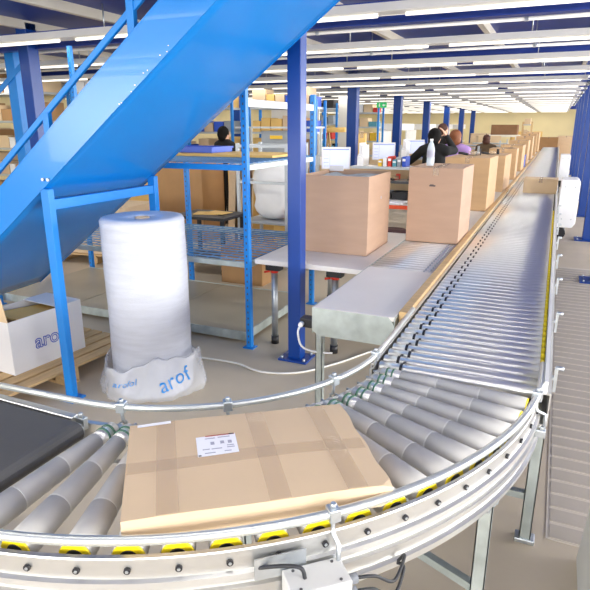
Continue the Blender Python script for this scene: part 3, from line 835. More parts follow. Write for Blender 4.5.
# low steel platform under the rack
t = thing('steel_platform', 'low bare steel sheet platform on the floor under the wire rack', 'platform', (-3.45, 4.378, 0))
for i in range(3):
    MB().box2((-1.44 + i * 0.92, -0.60, 0.085), (-1.44 + i * 0.92 + 0.915, 0.58, 0.095)).build('sheet', 'steel_sheet', t, 0.002)
MB().box2((-1.44, -0.615, 0.03), (1.33, -0.60, 0.10)).box2((1.318, -0.60, 0.03), (1.33, 0.58, 0.10)).box2((-1.44, 0.58, 0.03), (1.33, 0.595, 0.10)).build('edge_profile', 'galvanised', t)
MB().box2((-1.4, -0.5, 0), (1.3, -0.45, 0.085)).box2((-1.4, 0.45, 0), (1.3, 0.5, 0.085)).build('bearer', 'dark_grey', t)

# ------------------------------------------------------------------ bubble wrap roll in its bag
t = thing('bubble_wrap_roll', 'tall white roll of bubble wrap standing on the floor in a plastic bag', 'bubble wrap', (-2.335, 2.86, 0))
def wav(r, z, a): return (r * 1.075 + 0.0015 * math.sin(5 * a + 7 * z) + 0.001 * math.sin(11 * a - 13 * z), z)
prof = [(0.001, 0.0), (0.235, 0.0), (0.243, 0.02)] + [(0.243 + 0.0008 * math.sin(40 * z), z) for z in [0.05 * k for k in range(1, 23)]] + [(0.243, 1.135), (0.232, 1.155), (0.20, 1.160), (0.12, 1.150), (0.05, 1.148), (0.045, 1.10), (0.001, 1.10)]
MB().lathe(prof, n=48, fn=wav).build('roll', 'bubble', t)
MB().lathe([(0.001, 1.1), (0.04, 1.1), (0.044, 1.152), (0.036, 1.153), (0.034, 1.11), (0.001, 1.11)], n=16).build('core_tube', 'card', t)
def bagf(r, z, a):
    k = min(1.0, z / 0.08)
    return (r + 0.018 * math.sin(3 * a + 1.1) + 0.012 * math.sin(7 * a + 9 * z) + 0.007 * math.sin(19 * a - 22 * z), z + (0.035 * math.sin(2 * a + 2.3) + 0.016 * math.sin(5 * a) + 0.010 * math.sin(13 * a)) * (z / 0.25))
BAG = [(0.31, 0.003), (0.338, 0.02), (0.345, 0.06), (0.335, 0.11), (0.322, 0.16), (0.312, 0.21), (0.306, 0.25), (0.300, 0.262), (0.296, 0.25), (0.297, 0.21)]
MB().lathe(BAG, n=64, fn=bagf).build('plastic_bag', 'bag', t)
def wrap_text(body, size, a0, z0, parent, m, tilt=0.0):
    me = text_mesh(body, size, 0.0, 0.0004)
    for v in me.vertices:
        x, y, e = v.co
        xx = x * math.cos(tilt) - y * math.sin(tilt); yy = x * math.sin(tilt) + y * math.cos(tilt)
        a = a0 + xx / 0.32; z = z0 + yy
        rb = 0.33
        for i in range(6):
            if BAG[i][1] <= z <= BAG[i + 1][1]:
                f = (z - BAG[i][1]) / (BAG[i + 1][1] - BAG[i][1]); rb = BAG[i][0] + f * (BAG[i + 1][0] - BAG[i][0])
        r, z2 = bagf(rb, z, a)
        v.co = ((r + 0.003 + e) * math.cos(a), (r + 0.003 + e) * math.sin(a), z2)
    place('lettering', me, m, parent)
wrap_text('arof', 0.13, rad(-45), 0.07, t, 'ink_cyan', 0.25)
wrap_text('arofol', 0.06, rad(-98), 0.15, t, 'ink_cyan', -0.1)

# ------------------------------------------------------------------ white carton on the wooden pallet at the left
PA = rad(85.4)
pallet = thing('pallet', 'wooden pallet under the white printed carton at the left', 'pallet', (-3.24, 2.66, 0), PA)
pb = MB().box2((-0.60, -0.048, 0), (0.60, 0.048, 0.018)).mesh('deck_board')
for k in range(7): place('deck_board', pb, 'wood_pallet', pallet, 0.002, loc=(0, -0.36 + k * 0.12, 0.112))
sb = MB().box2((-0.05, -0.40, 0), (0.05, 0.40, 0.02)).mesh('stringer_board')
blk = MB().box2((-0.06, -0.05, 0), (0.06, 0.05, 0.072)).mesh('block')
for x in (-0.54, 0, 0.54):
    place('stringer_board', sb, 'wood_pallet', pallet, 0.002, loc=(x, 0, 0.092))
    place('bottom_board', sb, 'wood_pallet', pallet, 0.002, loc=(x, 0, 0))
    for y in (-0.34, 0, 0.34): place('block', blk, 'wood_pallet', pallet, 0.002, loc=(x, y, 0.020))
# carton: its printed face looks towards the camera side (local -Y)
wb = thing('printed_carton', 'open white carton with blue lettering on the pallet under the chute', 'carton', (-3.22, 2.665, 0.131), PA)
WX, WY, WH = 0.58, 0.36, 0.365; th = 0.006
b = MB().box2((-WX / 2, -WY / 2, 0), (WX / 2, WY / 2, th)).box2((-WX / 2, -WY / 2, th), (WX / 2, -WY / 2 + th, WH)).box2((-WX / 2, WY / 2 - th, th), (WX / 2, WY / 2, WH)).box2((-WX / 2, -WY / 2 + th, th), (-WX / 2 + th, WY / 2 - th, WH)).box2((WX / 2 - th, -WY / 2 + th, th), (WX / 2, WY / 2 - th, WH))
b.build('body', 'card_white', wb)
MB().box((-WX / 2 - 0.012, 0, WH + 0.085), (0.006, WY, 0.17), Matrix.Rotation(rad(-8), 3, 'Y')).build('flap', 'card_light', wb)
MB().box((WX / 2 - 0.10, 0.0, WH + 0.003), (0.20, WY, 0.005)).build('flap', 'card_white', wb)
MB().box((0.0, -0.02, WH - 0.03), (0.42, 0.26, 0.012), Matrix.Rotation(rad(6), 3, 'Y')).build('inner_flap', 'card_yellow', wb)
MB().box((0.02, 0.04, WH - 0.07), (0.30, 0.22, 0.03)).build('contents', 'card_dark', wb)
me = text_mesh('arof', 0.14, 0.004, 0.0004); o = place('lettering', me, 'ink_blue', wb, loc=(-0.115, -WY / 2 - 0.001, 0.13)); o.rotation_euler = (PI / 2, 0, 0)
me = text_mesh('arof', 0.14, -0.0028, 0.0004); o = place('lettering_fill', me, 'card_white', wb, loc=(-0.115, -WY / 2 - 0.0022, 0.13)); o.rotation_euler = (PI / 2, 0, 0)

# ------------------------------------------------------------------ things on, under and behind the rack
# under the chute: carton on a pallet by the rack
p2 = thing('pallet', 'pallet under the tan carton between chute and rack', 'pallet', (-5.30, 5.80, 0), 0.12)
for k in range(7): place('deck_board', pb, 'wood_pallet', p2, 0.002, loc=(0, -0.36 + k * 0.12, 0.112))
for x in (-0.54, 0, 0.54):
    place('stringer_board', sb, 'wood_pallet', p2, 0.002, loc=(x, 0, 0.092)); place('bottom_board', sb, 'wood_pallet', p2, 0.002, loc=(x, 0, 0))
    for y in (-0.34, 0, 0.34): place('block', blk, 'wood_pallet', p2, 0.002, loc=(x, y, 0.020))
carton('carton', 'tan carton on the pallet between chute and rack', (-5.30, 5.80, 0.131), (1.0, 0.72, 0.6), 0.12, 'card')
carton('carton', 'brown carton on the floor below the middle rack shelf', (-3.05, 5.55, 0.0), (0.52, 0.40, 0.42), 0.0, 'card_dark')
# flat board and blue tray on the top shelf
o = MB().box2((-0.62, -0.30, 0), (0.62, 0.30, 0.02)).build('cardboard_sheet', 'card_yellow', None, 0.002, loc=(-2.74, 4.58, 1.448))
tag(o, 'tan cardboard sheet lying on the top rack shelf', 'cardboard')
def tray(name, label, loc, size, m, group=None):
    t = thing(name, label, 'plastic bin', loc, 0, group)
    sx, sy, sz = size; th = 0.005
    b = MB().box2((-sx / 2, -sy / 2, 0), (sx / 2, sy / 2, th))
    b.box2((-sx / 2, -sy / 2, th), (sx / 2, -sy / 2 + th, sz)).box2((-sx / 2, sy / 2 - th, th), (sx / 2, sy / 2, sz))
    b.box2((-sx / 2, -sy / 2 + th, th), (-sx / 2 + th, sy / 2 - th, sz)).box2((sx / 2 - th, -sy / 2 + th, th), (sx / 2, sy / 2 - th, sz))
    b.build('body', m, t, 0.001)
    r = MB()
    for s in (-1, 1):
        r.box2((-sx / 2 - 0.008, s * (sy / 2 + 0.004) - 0.006, sz - 0.015), (sx / 2 + 0.008, s * (sy / 2 + 0.004) + 0.006, sz))
        r.box2((s * (sx / 2 + 0.004) - 0.006, -sy / 2, sz - 0.015), (s * (sx / 2 + 0.004) + 0.006, sy / 2, sz))
    r.build('rim', m, t)
    return t
tray('storage_tray', 'royal blue plastic tray on the cardboard on the top rack shelf', (-3.05, 4.62, 1.4695), (0.50, 0.36, 0.05), 'tray_blue')
# black trolley behind the rack
t = thing('trolley', 'black trolley table on casters behind the rack with yellowish papers', 'trolley', (-3.72, 5.80, 0))
MB().box2((-0.36, -0.28, 0.655), (0.36, 0.28, 0.690)).build('top', 'black_plastic', t, 0.004)
MB().box2((-0.32, -0.24, 0.16), (0.32, 0.24, 0.185)).build('lower_shelf', 'dark_grey', t, 0.004)
for sx in (-1, 1):
    for sy in (-1, 1):
        l = MB().box2((sx * 0.31 - 0.02, sy * 0.23 - 0.02, 0.12), (sx * 0.31 + 0.02, sy * 0.23 + 0.02, 0.655)).build('leg', 'black_plastic', t)
        MB().cyl((sx * 0.31 - 0.014, sy * 0.23, 0.052), (sx * 0.31 + 0.014, sy * 0.23, 0.052), 0.052, 14).box2((sx * 0.31 - 0.02, sy * 0.23 - 0.012, 0.06), (sx * 0.31 + 0.02, sy * 0.23 + 0.012, 0.125)).build('caster', 'black_plastic', l)
o = MB().box((0, 0, 0.004), (0.30, 0.22, 0.008), Matrix.Rotation(0.3, 3, 'Z')).box((0.12, 0.05, 0.011), (0.28, 0.2, 0.006), Matrix.Rotation(-0.2, 3, 'Z')).build('paper_stack', 'card_yellow', None, 0, loc=(-3.75, 5.80, 0.691))
tag(o, 'loose stack of yellowish papers on the black trolley', 'papers')
# cardboard bundles and big cartons behind the rack
for i, (x, y, sx, sy, sz, m, lb) in enumerate([
        (-5.15, 7.5, 0.9, 0.55, 1.20, 'card_dark', 'tall brown carton behind the rack beside the chute'),
        (-4.15, 7.9, 0.8, 0.5, 1.15, 'card_yellow', 'tall yellowish carton behind the rack left of the cardboard sheets'),
        (-3.25, 8.75, 0.9, 0.5, 1.05, 'card', 'tall tan carton behind the metal cage'),
        (-7.0, 8.6, 1.2, 0.8, 0.95, 'card_yellow', 'wide yellowish carton far left behind the chute'),
        (-8.3, 8.2, 1.2, 0.8, 1.1, 'card', 'wide tan carton at the far left behind the chute')]):
    carton('tall_carton', lb, (x, y, 0), (sx, sy, sz), rad(random.uniform(-6, 6)), m, 'tall cartons behind the rack')
NTHS = ['first', 'second', 'third', 'fourth', 'fifth', 'sixth']
for i in range(6):
    o = MB().box2((-0.006, -0.25, 0), (0.006, 0.25, 1.22 - 0.03 * (i % 3))).build('flattened_carton', ['card', 'card_dark', 'card_light'][i % 3], None, 0.001, loc=(-4.12 + i * 0.055, 6.95, 0.0))
    o.rotation_euler = (rad(-2), rad(3), rad(40))
    tag(o, 'flattened %s carton, %s from left in the upright bundle behind the rack' % (['tan', 'brown', 'pale'][i % 3], NTHS[i]), 'cardboard', 'flattened cardboard panels behind the rack')
# metal cage with a white bag
t = thing('metal_cage', 'grey steel shelf cage holding a white bag behind the rack', 'cage', (-3.24, 6.55, 0))
for sx in (-0.33, 0.33):
    for sy in (-0.3, 0.3): MB().box2((sx - 0.018, sy - 0.018, 0), (sx + 0.018, sy + 0.018, 1.5)).build('post', 'shelf_metal', t)
for z in (0.12, 0.55): MB().box2((-0.33, -0.3, z - 0.025), (0.33, 0.3, z)).build('shelf', 'shelf_metal', t, 0.003)
for z in (1.05, 1.48):
    for sy in (-0.3, 0.3): MB().box2((-0.33, sy - 0.012, z - 0.03), (0.33, sy + 0.012, z)).build('rail', 'shelf_metal', t)
    for sx in (-0.33, 0.33): MB().box2((sx - 0.012, -0.3, z - 0.03), (sx + 0.012, 0.3, z)).build('rail', 'shelf_metal', t)
def bag_mesh(rx, ry, rz):
    m = MB(); nu, nv = 24, 14; V = []
    for j in range(nv + 1):
        tt = PI * j / nv
        for k in range(nu):
            a = 2 * PI * k / nu
            q = 1 + 0.06 * math.sin(5 * a + 3 * tt) + 0.05 * math.sin(9 * tt + 2 * a)
            sx = abs(math.cos(a)) ** 0.6 * math.copysign(1, math.cos(a)); sy = abs(math.sin(a)) ** 0.6 * math.copysign(1, math.sin(a))
            st = abs(math.sin(tt)) ** 0.6
            V.append((rx * q * st * sx, ry * q * st * sy, rz + rz * math.copysign(abs(math.cos(tt)) ** 0.7, math.cos(tt))))
    F = [(j * nu + k, (j + 1) * nu + k, (j + 1) * nu + (k + 1) % nu, j * nu + (k + 1) % nu) for j in range(nv) for k in range(nu)]
    return m.add(V, F, True)
o = bag_mesh(0.25, 0.20, 0.40).build('white_sack', 'pillow', None, 0, loc=(-3.22, 6.55, 0.553)); tag(o, 'bulging white plastic sack inside the metal cage', 'sack')
tray('parts_bin', 'small red plastic bin beside the metal cage', (-2.72, 6.5, 0.605), (0.2, 0.3, 0.12), 'red')
o = MB().box2((-0.22, -0.3, 0), (0.22, 0.3, 0.60)).box2((-0.19, -0.32, 0.3), (0.19, -0.3, 0.33)).build('low_cabinet', 'shelf_metal', None, 0.004, loc=(-2.65, 6.6, 0.0)); tag(o, 'low grey metal cabinet right of the metal cage', 'cabinet')

# grey packing machine and counter far behind the rack
t = thing('packing_machine', 'grey packing machine with yellow label on a counter behind the rack', 'machine', (-4.55, 9.6, 0))
MB().box2((-0.8, -0.35, 0.0), (0.8, 0.35, 1.18)).build('counter', 'laminate', t, 0.01)
MB().prism([(-0.3, 1.18), (0.3, 1.18), (0.3, 1.5), (0.18, 1.62), (-0.3, 1.62)], 'y', -0.25, 0.25).build('housing', 'bin_grey', t, 0.01)
MB().box2((-0.12, -0.262, 1.48), (0.12, -0.2505, 1.54)).build('sticker', 'bin_yellow', t)
MB().box2((-0.8, -0.3, 1.66), (0.7, 0.3, 1.69)).box2((-0.78, 0.2, 1.18), (-0.74, 0.24, 1.66)).box2((0.64, 0.2, 1.18), (0.68, 0.24, 1.66)).build('upper_shelf', 'shelf_metal', t)
o = MB().box2((-0.6, -0.02, 0), (0.6, 0.02, 2.4)).build('partition_screen', 'wall_white', None, 0.004, loc=(-5.55, 12.4, 0)); tag(o, 'white upright partition panel behind the packing machine', 'partition')
o = MB().box2((-0.22, -0.02, 0), (0.22, 0.02, 2.45)).build('partition_screen', 'wall_white', None, 0.004, loc=(-5.22, 15.0, 0)); tag(o, 'white upright partition panel beside the nearest blue column of the monitor row', 'partition')

# ------------------------------------------------------------------ packing stations with monitors
def monitor(loc, rz, label, wd=0.40, ht=0.30):
    t = thing('monitor', label, 'monitor', loc, rz, 'monitors at the packing stations')
    MB().box2((-wd / 2, -0.02, 0.12), (wd / 2, 0.025, 0.12 + ht)).build('casing', 'white_plastic', t, 0.006)
    s = MB().box2((-wd / 2 + 0.018, -0.0225, 0.14), (wd / 2 - 0.018, -0.0205, 0.10 + ht)).build('screen', 'screen', t)
    ink = MB()
    for k in range(4): ink.box2((-wd / 2 + 0.03, -0.0235, 0.16 + k * 0.05), (-wd / 2 + 0.10, -0.0227, 0.164 + k * 0.05))
    ink.box2((-wd / 2 + 0.02, -0.0235, 0.08 + ht), (wd / 2 - 0.02, -0.0227, 0.095 + ht)).box2((-wd / 2 + 0.115, -0.0235, 0.14), (-wd / 2 + 0.118, -0.0227, 0.09 + ht)).build('screen_text', 'screen_ink', s)
    MB().cyl((0, 0.02, 0.01), (0, 0.045, 0.16), 0.018, 10).build('neck', 'white_plastic', t)
    MB().lathe([(0.001, 0), (0.10, 0), (0.10, 0.01), (0.02, 0.022), (0.001, 0.022)], (0, 0.01, 0), 16).build('base', 'white_plastic', t)
    return t
ORD = ['first', 'second', 'third', 'fourth', 'fifth', 'sixth']
def station(y, idx):
    t = thing('packing_station', '%s white packing desk with orange front edge left of the carton lane' % ORD[idx], 'desk', (-2.25, y, 0), 0, 'packing desks along the lane')
    MB().box2((-0.95, -0.45, 0.72), (0.80, 0.45, 0.75)).build('desktop', 'laminate', t, 0.003)
    MB().box2((-0.95, -0.462, 0.705), (0.80, -0.4505, 0.752)).build('edge_strip', 'orange_red', t)
    for x in (-0.9, 0.75):
        for yy in (-0.40, 0.40): MB().box2((x - 0.02, yy - 0.02, 0), (x + 0.02, yy + 0.02, 0.72 if yy < 0 else 1.30)).build('leg', 'shelf_metal', t)
    for z, nm, xl in ((0.98, 'shelf', -0.95), (1.16, 'shelf', -0.28)):
        MB().box2((xl, 0.06, z), (0.80, 0.42, z + 0.02)).build(nm, 'laminate', t, 0.002)
        MB().box2((xl, 0.052, z - 0.012), (0.80, 0.0595, z + 0.022)).build('shelf_edge', 'dark_grey' if z < 1 else 'shelf_metal', t)
    MB().box2((-0.95, 0.425, 0.75), (0.80, 0.432, 1.15)).build('back_panel', 'card_light', t)
    return t
for i in range(6): station(7.45 + 2.45 * i, i)
for i in range(5):
    y = 7.45 + 2.45 * i
    monitor((-2.80, y + 0.20, 1.001), rad(18), ['lit white monitor above the open tan carton', 'lit white monitor on the second packing desk', 'lit white monitor beside the worker in black',
                                       'lit white monitor on the fourth packing desk', 'lit white monitor on the farthest manned desk'][i])
# small goods on the stations
def book(loc, size, m, label, rz=0):
    t = thing('binder', label, 'binder', loc, rz, 'binders on the packing desks')
    MB().box2((-size[0] / 2, -size[1] / 2, 0), (size[0] / 2, size[1] / 2, size[2])).build('cover', m, t, 0.004)
    MB().box2((-size[0] / 2 + 0.004, -size[1] / 2 - 0.001, size[2] * 0.55), (size[0] / 2 - 0.004, -size[1] / 2 - 0.0002, size[2] * 0.8)).build('spine_label', 'label_white', t)
def tape_gun(loc, rz, label, m='red'):
    t = thing('tape_dispenser', label, 'tape dispenser', loc, rz, 'tape dispensers on the packing desks')
    MB().lathe([(0.028, -0.025), (0.052, -0.025), (0.052, 0.025), (0.028, 0.025), (0.028, -0.025)], (0, 0, 0), 16).build('tape_roll', 'tape', t)
    MB().box2((-0.06, -0.03, -0.025), (0.10, 0.03, -0.020)).box2((0.09, -0.03, -0.02), (0.10, 0.03, 0.05)).build('frame', m, t)
    MB().tube([(-0.05, 0, -0.02), (-0.12, 0, -0.005), (-0.17, 0, 0.0)], 0.016, 8).build('handle', 'black_plastic', t)
def file_holder(loc, label, m='white_plastic'):
    t = thing('file_holder', label, 'file holder', loc, 0, 'white file holders on the packing desks')
    MB().prism([(-0.12, 0), (0.12, 0), (0.12, 0.28), (-0.12, 0.12)], 'x', -0.045, 0.045).build('holder', m, t, 0.003)
    MB().box2((-0.03, -0.09, 0.10), (0.0, 0.11, 0.30)).box2((0.008, -0.10, 0.09), (0.03, 0.10, 0.27)).build('papers', 'label_white', t)
cols = ['bin_yellow', 'bin_grey', 'white_plastic', 'tray_blue', 'red', 'card_light', 'bin_teal']
cn = ['yellow', 'grey', 'white', 'blue', 'red', 'cream', 'teal']
for i in range(3):
    y = 7.45 + 2.45 * i
    for k in range(6):
        c = (k * 2 + i) % 7
        book((-2.15 + k * 0.065, y + 0.26, 1.181), (0.05, 0.24, 0.09 + 0.02 * (k % 3)), cols[c], '%s binder standing on the shelf of the %s packing desk' % (cn[c], ORD[i]))
    file_holder((-2.42, y + 0.24, 1.181), 'white slanted file holder on the shelf of the %s packing desk' % ORD[i])
    for k, (dx, nm) in enumerate(((0.10, 'left'), (0.32, 'middle'), (0.55, 'right'))):
        tape_gun((-2.05 + dx, y + 0.22, 1.027), rad(80 + 10 * k), '%s tape dispenser on the lower shelf of the %s packing desk' % (nm, ORD[i]), ['red', 'black_plastic', 'red'][k])
    for k in range(3):
        c = ['bin_grey', 'black_plastic', 'bin_grey'][k]
        tray('parts_bin', '%s small bin on the %s desk behind the orange edge, %s' % (['grey', 'black', 'grey'][k], ORD[i], ['left', 'middle', 'right'][k]), (-2.1 + 0.25 * k, y + 0.22, 0.751), (0.2, 0.25, 0.10), c, 'small bins on the packing desks')
    o = MB().box((0, 0, 0.004), (0.30, 0.22, 0.008)).box((0.04, 0.02, 0.011), (0.28, 0.2, 0.006), Matrix.Rotation(-0.2, 3, 'Z')).build('paper_stack', 'label_white', None, 0, loc=(-1.85, y - 0.2, 0.752)); tag(o, 'white papers lying on the %s packing desk' % ORD[i], 'papers')
carton('upright_carton', 'narrow tan carton standing beside the first monitor', (-2.52, 7.95, 1.0), (0.10, 0.10, 0.60), 0.1, 'card_yellow')
o = MB().box2((-0.2, -0.2, 0), (0.2, 0.2, 1.0)).build('plinth', 'shelf_metal', None, 0.004, loc=(-2.52, 8.105, 0)); tag(o, 'grey plinth behind the first packing desk', 'plinth')
# stools
def stool(loc, label):
    t = thing('work_stool', label, 'stool', loc, 0, 'stools at the packing desks')
    MB().lathe([(0.001, 0.47), (0.15, 0.47), (0.175, 0.485), (0.175, 0.51), (0.15, 0.53), (0.001, 0.533)], n=20).build('seat', 'seat_maroon', t)
    MB().cyl((0, 0, 0.09), (0, 0, 0.47), 0.025, 12).build('column', 'black_plastic', t)
    for k in range(5):
        a = 2 * PI * k / 5
        l = MB().tube([(0, 0, 0.10), (0.24 * math.cos(a), 0.24 * math.sin(a), 0.065)], [0.02, 0.014], 8).build('base_arm', 'black_plastic', t)
        c = (0.24 * math.cos(a), 0.24 * math.sin(a)); MB().cyl((c[0] - 0.01, c[1], 0.027), (c[0] + 0.01, c[1], 0.027), 0.027, 12).cyl((c[0], c[1], 0.03), (c[0], c[1], 0.07), 0.007, 6).build('caster', 'black_plastic', l)
stool((-1.66, 6.55, 0), 'dark maroon stool between the two nearest large cartons')

# ------------------------------------------------------------------ far shelving with goods
def shelf_unit(loc, wd, dp, ht, n, label, m='rack_blue', rz=0.0):
    t = thing('shelving_unit', label, 'shelving', loc, rz, 'shelving units at the back')
    for sx in (-1, 1):
        for sy in (-1, 1): MB().box2((sx * wd / 2 - 0.025, sy * dp / 2 - 0.025, 0), (sx * wd / 2 + 0.025, sy * dp / 2 + 0.025, ht)).build('post', m, t)
    zs = [0.12 + (ht - 0.25) * k / (n - 1) for k in range(n)]
    for z in zs: MB().box2((-wd / 2 + 0.026, -dp / 2 - 0.02, z - 0.04), (wd / 2 - 0.026, dp / 2 + 0.02, z)).build('shelf', 'shelf_metal', t)
    return zs
PL = ['lowest', 'second', 'third', 'fourth', 'fifth', 'top']
NTH = ['first', 'second', 'third', 'fourth', 'fifth', 'sixth', 'seventh', 'eighth', 'ninth', 'tenth', 'eleventh', 'twelfth', 'thirteenth', 'fourteenth']
KC = {'card': 'tan', 'card_dark': 'brown', 'card_light': 'pale tan', 'card_yellow': 'yellowish', 'tray_blue': 'blue', 'bin_grey': 'grey', 'bin_teal': 'teal', 'red': 'red', 'black_plastic': 'black', 'bin_yellow': 'yellow', 'white_plastic': 'white'}
def fill_shelf(loc, wd, dp, zs, uname, kinds, step=0.34):
    for zi, z in enumerate(zs):
        gap = (zs[1] - zs[0]) - 0.08
        x = -wd / 2 + 0.05; k = 0
        while x < wd / 2 - 0.12:
            s = random.uniform(0.18, step)
            if x + s > wd / 2 - 0.04: s = wd / 2 - 0.04 - x
            if s < 0.1: break
            c = random.choice(kinds); h = gap * random.uniform(0.4, 0.95)
            L_ = (loc[0] + x + s / 2, loc[1] - 0.02, z + 0.001)
            pos = '%s from left, %s shelf, %s' % (NTH[k], PL[zi], uname)
            if c.startswith('card'):
                carton('carton', '%s carton, %s' % (KC[c], pos), L_, (s - 0.025, dp * 0.8, h), 0, c, 'cartons on the ' + uname, False, None, False)
            else:
                tray('parts_bin', '%s bin, %s' % (KC[c], pos), L_, (s - 0.03, dp * 0.8, min(h, 0.22)), c, 'bins on the ' + uname)
            x += s; k += 1
units = [((-7.1, 11.0, 0), 1.7, 0.5, 2.2, 5, 'blue shelving unit behind the worker in black', 'rack behind the dark-clothed worker', ['card_yellow', 'card', 'tray_blue', 'card_dark', 'bin_grey']),
         ((-5.2, 11.2, 0), 1.5, 0.5, 2.2, 5, 'blue shelving unit behind the grey packing machine', 'rack behind the packing machine', ['card_yellow', 'card', 'tray_blue', 'card_dark']),
         ((-6.12, 15.6, 0), 1.0, 0.5, 2.3, 6, 'blue shelving unit with mixed bins just right of the slim column', 'rack right of the slim column', ['bin_grey', 'bin_teal', 'red', 'black_plastic', 'bin_yellow', 'tray_blue']),
         ((-6.6, 17.8, 0), 1.0, 0.5, 2.3, 6, 'shelving unit with bins left of the first monitor row column', 'rack behind the first monitor', ['bin_grey', 'bin_teal', 'red', 'black_plastic', 'bin_yellow', 'white_plastic']),
         ((-5.15, 16.5, 0), 0.9, 0.5, 2.2, 6, 'shelving unit with bins behind the second monitor', 'rack behind the second monitor', ['bin_grey', 'bin_teal', 'red', 'white_plastic', 'bin_yellow', 'card_light']),
         ((-11.0, 9.4, 0), 2.6, 0.7, 2.5, 5, 'shelving unit with cartons at the far left behind the chute', 'far left rack', ['card', 'card_dark', 'card_light', 'white_plastic']),
         ((-8.2, 9.9, 0), 2.4, 0.7, 2.5, 5, 'shelving unit with cartons behind the chute handrail', 'rack behind the handrail', ['card', 'card_dark', 'card_light', 'white_plastic'])]
for loc, wd, dp, ht, n, lb, un, kinds in units:
    zs = shelf_unit(loc, wd, dp, ht, n, lb)
    fill_shelf(loc, wd, dp, zs, un, kinds)
# white counters with glossy hoods along the row of columns
for i, y in enumerate((20.8, 25.0, 29.4, 33.8)):
    t = thing('white_workbench', '%s white workbench with overhead hood behind the blue column row' % ORD[i], 'workbench', (-5.3, y, 0), 0, 'white workbenches at the back')
    MB().box2((-0.5, -0.9, 0.85), (0.4, 0.9, 0.9)).build('top', 'white_plastic', t)
    MB().box2((-0.5, -0.9, 0.0), (-0.45, 0.9, 1.55)).build('back', 'white_paint', t)
    MB().box2((-0.5, -0.9, 1.55), (0.4, 0.9, 1.78)).build('hood', 'white_paint', t, 0.02)
    for yy in (-0.85, 0.85): MB().box2((-0.5, yy - 0.02, 0), (0.35, yy + 0.02, 0.85)).build('leg', 'white_paint', t)
# exit sign
t = thing('exit_sign', 'small green emergency exit sign hanging from the ceiling', 'sign', (-4.55, 16.0, 2.18))
MB().box2((-0.14, -0.015, 0), (0.14, 0.015, 0.14)).build('panel', 'exit_green', t)
MB().cyl((-0.06, -0.016, 0.105), (-0.06, -0.0155, 0.105), 0.014, 8).box2((-0.075, -0.0165, 0.03), (-0.045, -0.0155, 0.09)).prism([(0.02, 0.07), (0.06, 0.11), (0.06, 0.085), (0.11, 0.085), (0.11, 0.055), (0.06, 0.055), (0.06, 0.03)], 'y', -0.0165, -0.0155).build('pictogram', 'label_white', t)
MB().cyl((-0.1, 0, 0.14), (-0.1, 0, DECK - 2.18), 0.005, 6).cyl((0.1, 0, 0.14), (0.1, 0, DECK - 2.18), 0.005, 6).build('hanger', 'zinc', t)
# long cardboard tube lying on the shelves near the second column, far stack, back goods
t = thing('cardboard_tube', 'long tan cardboard tube on a wooden stand beside the nearest row column', 'tube', (-4.75, 12.6, 0))
MB().cyl((-0.55, 0, 1.60), (0.35, 0, 1.62), 0.055, 14).build('tube', 'card_yellow', t)
MB().bar((-0.25, 0, 0), (-0.05, 0, 1.55), 0.04, 0.04).bar((0.15, 0, 0), (-0.05, 0, 1.55), 0.04, 0.04).build('stand', 'wood', t)
t = thing('dark_stack', 'dark brown stacked cartons on a rack at the far end of the hall', 'cartons', (-2.9, 30.0, 0))
MB().box2((-0.08, -0.5, 1.30), (1.10, 0.5, 1.76)).build('load', 'wood_dark', t, 0.02)
MB().box2((-0.2, -0.5, 1.20), (1.2, 0.5, 1.30)).build('shelf', 'beam_cream', t)
for x in (-0.1, 1.1): MB().box2((x - 0.06, -0.5, 0), (x + 0.06, 0.5, 1.20)).build('post', 'beam_cream', t)
zs = shelf_unit((-1.45, 31.0, 0), 0.4, 0.8, 1.9, 4, 'narrow tan shelving unit right of the dark stack', 'wood')
fill_shelf((-1.45, 31.0, 0), 0.4, 0.8, zs, 'narrow tan rack', ['card', 'card_dark', 'card_light'])
for i, (x, y, sx, sz, m, lb) in enumerate([(-0.45, 33.0, 0.9, 1.15, 'card_dark', 'dark carton pile at the far end of the straight conveyor'),
                                           (0.35, 34.0, 0.8, 1.2, 'card', 'tan carton pile at the far end of the straight conveyor'),
                                           (1.1, 31.5, 0.7, 1.5, 'card_yellow', 'yellowish carton pile beside the farthest blue posts'),
                                           (-1.7, 36.0, 1.6, 1.4, 'card_yellow', 'wide yellowish carton before the cream back wall'),
                                           (-3.8, 35.0, 1.6, 1.3, 'card', 'wide tan carton behind the dark stack'),
                                           (-2.4, 23.0, 0.8, 1.35, 'card_light', 'pale carton on the floor beyond the last packing desk')]):
    carton('carton_pile', lb, (x, y, 0), (sx, 0.8, sz), 0.05 * i, m, 'big cartons at the far end')
# blue crate on the lane and small dark goods on cartons
tray('storage_tray', 'bright blue plastic crate standing on the lane between far cartons', (-0.80, 15.1, TAB + 0.001), (0.25, 0.4, 0.28), 'tray_blue')
tape_gun((-0.90, 9.4, TAB + 0.001 + 0.53 + 0.030), 0.6, 'black tape dispenser on top of the third lane carton', 'black_plastic')
tape_gun((-0.95, 7.5, TAB + 0.001 + 0.60 + 0.030), 0.2, 'tape dispenser on top of the second lane carton', 'dark_grey')
# wall cabinet at right edge bottom: white bin beside the aisle
o = MB().prism([(-0.05, 0), (0.10, 0), (0.10, 0.34), (-0.01, 0.34), (-0.03, 0.30)], 'y', 0, 0.5).build('floor_bin', 'box_grey', None, 0.012, loc=(0.315, 1.72, 0)); tag(o, 'pale plastic bin on the aisle floor at the right edge', 'bin')

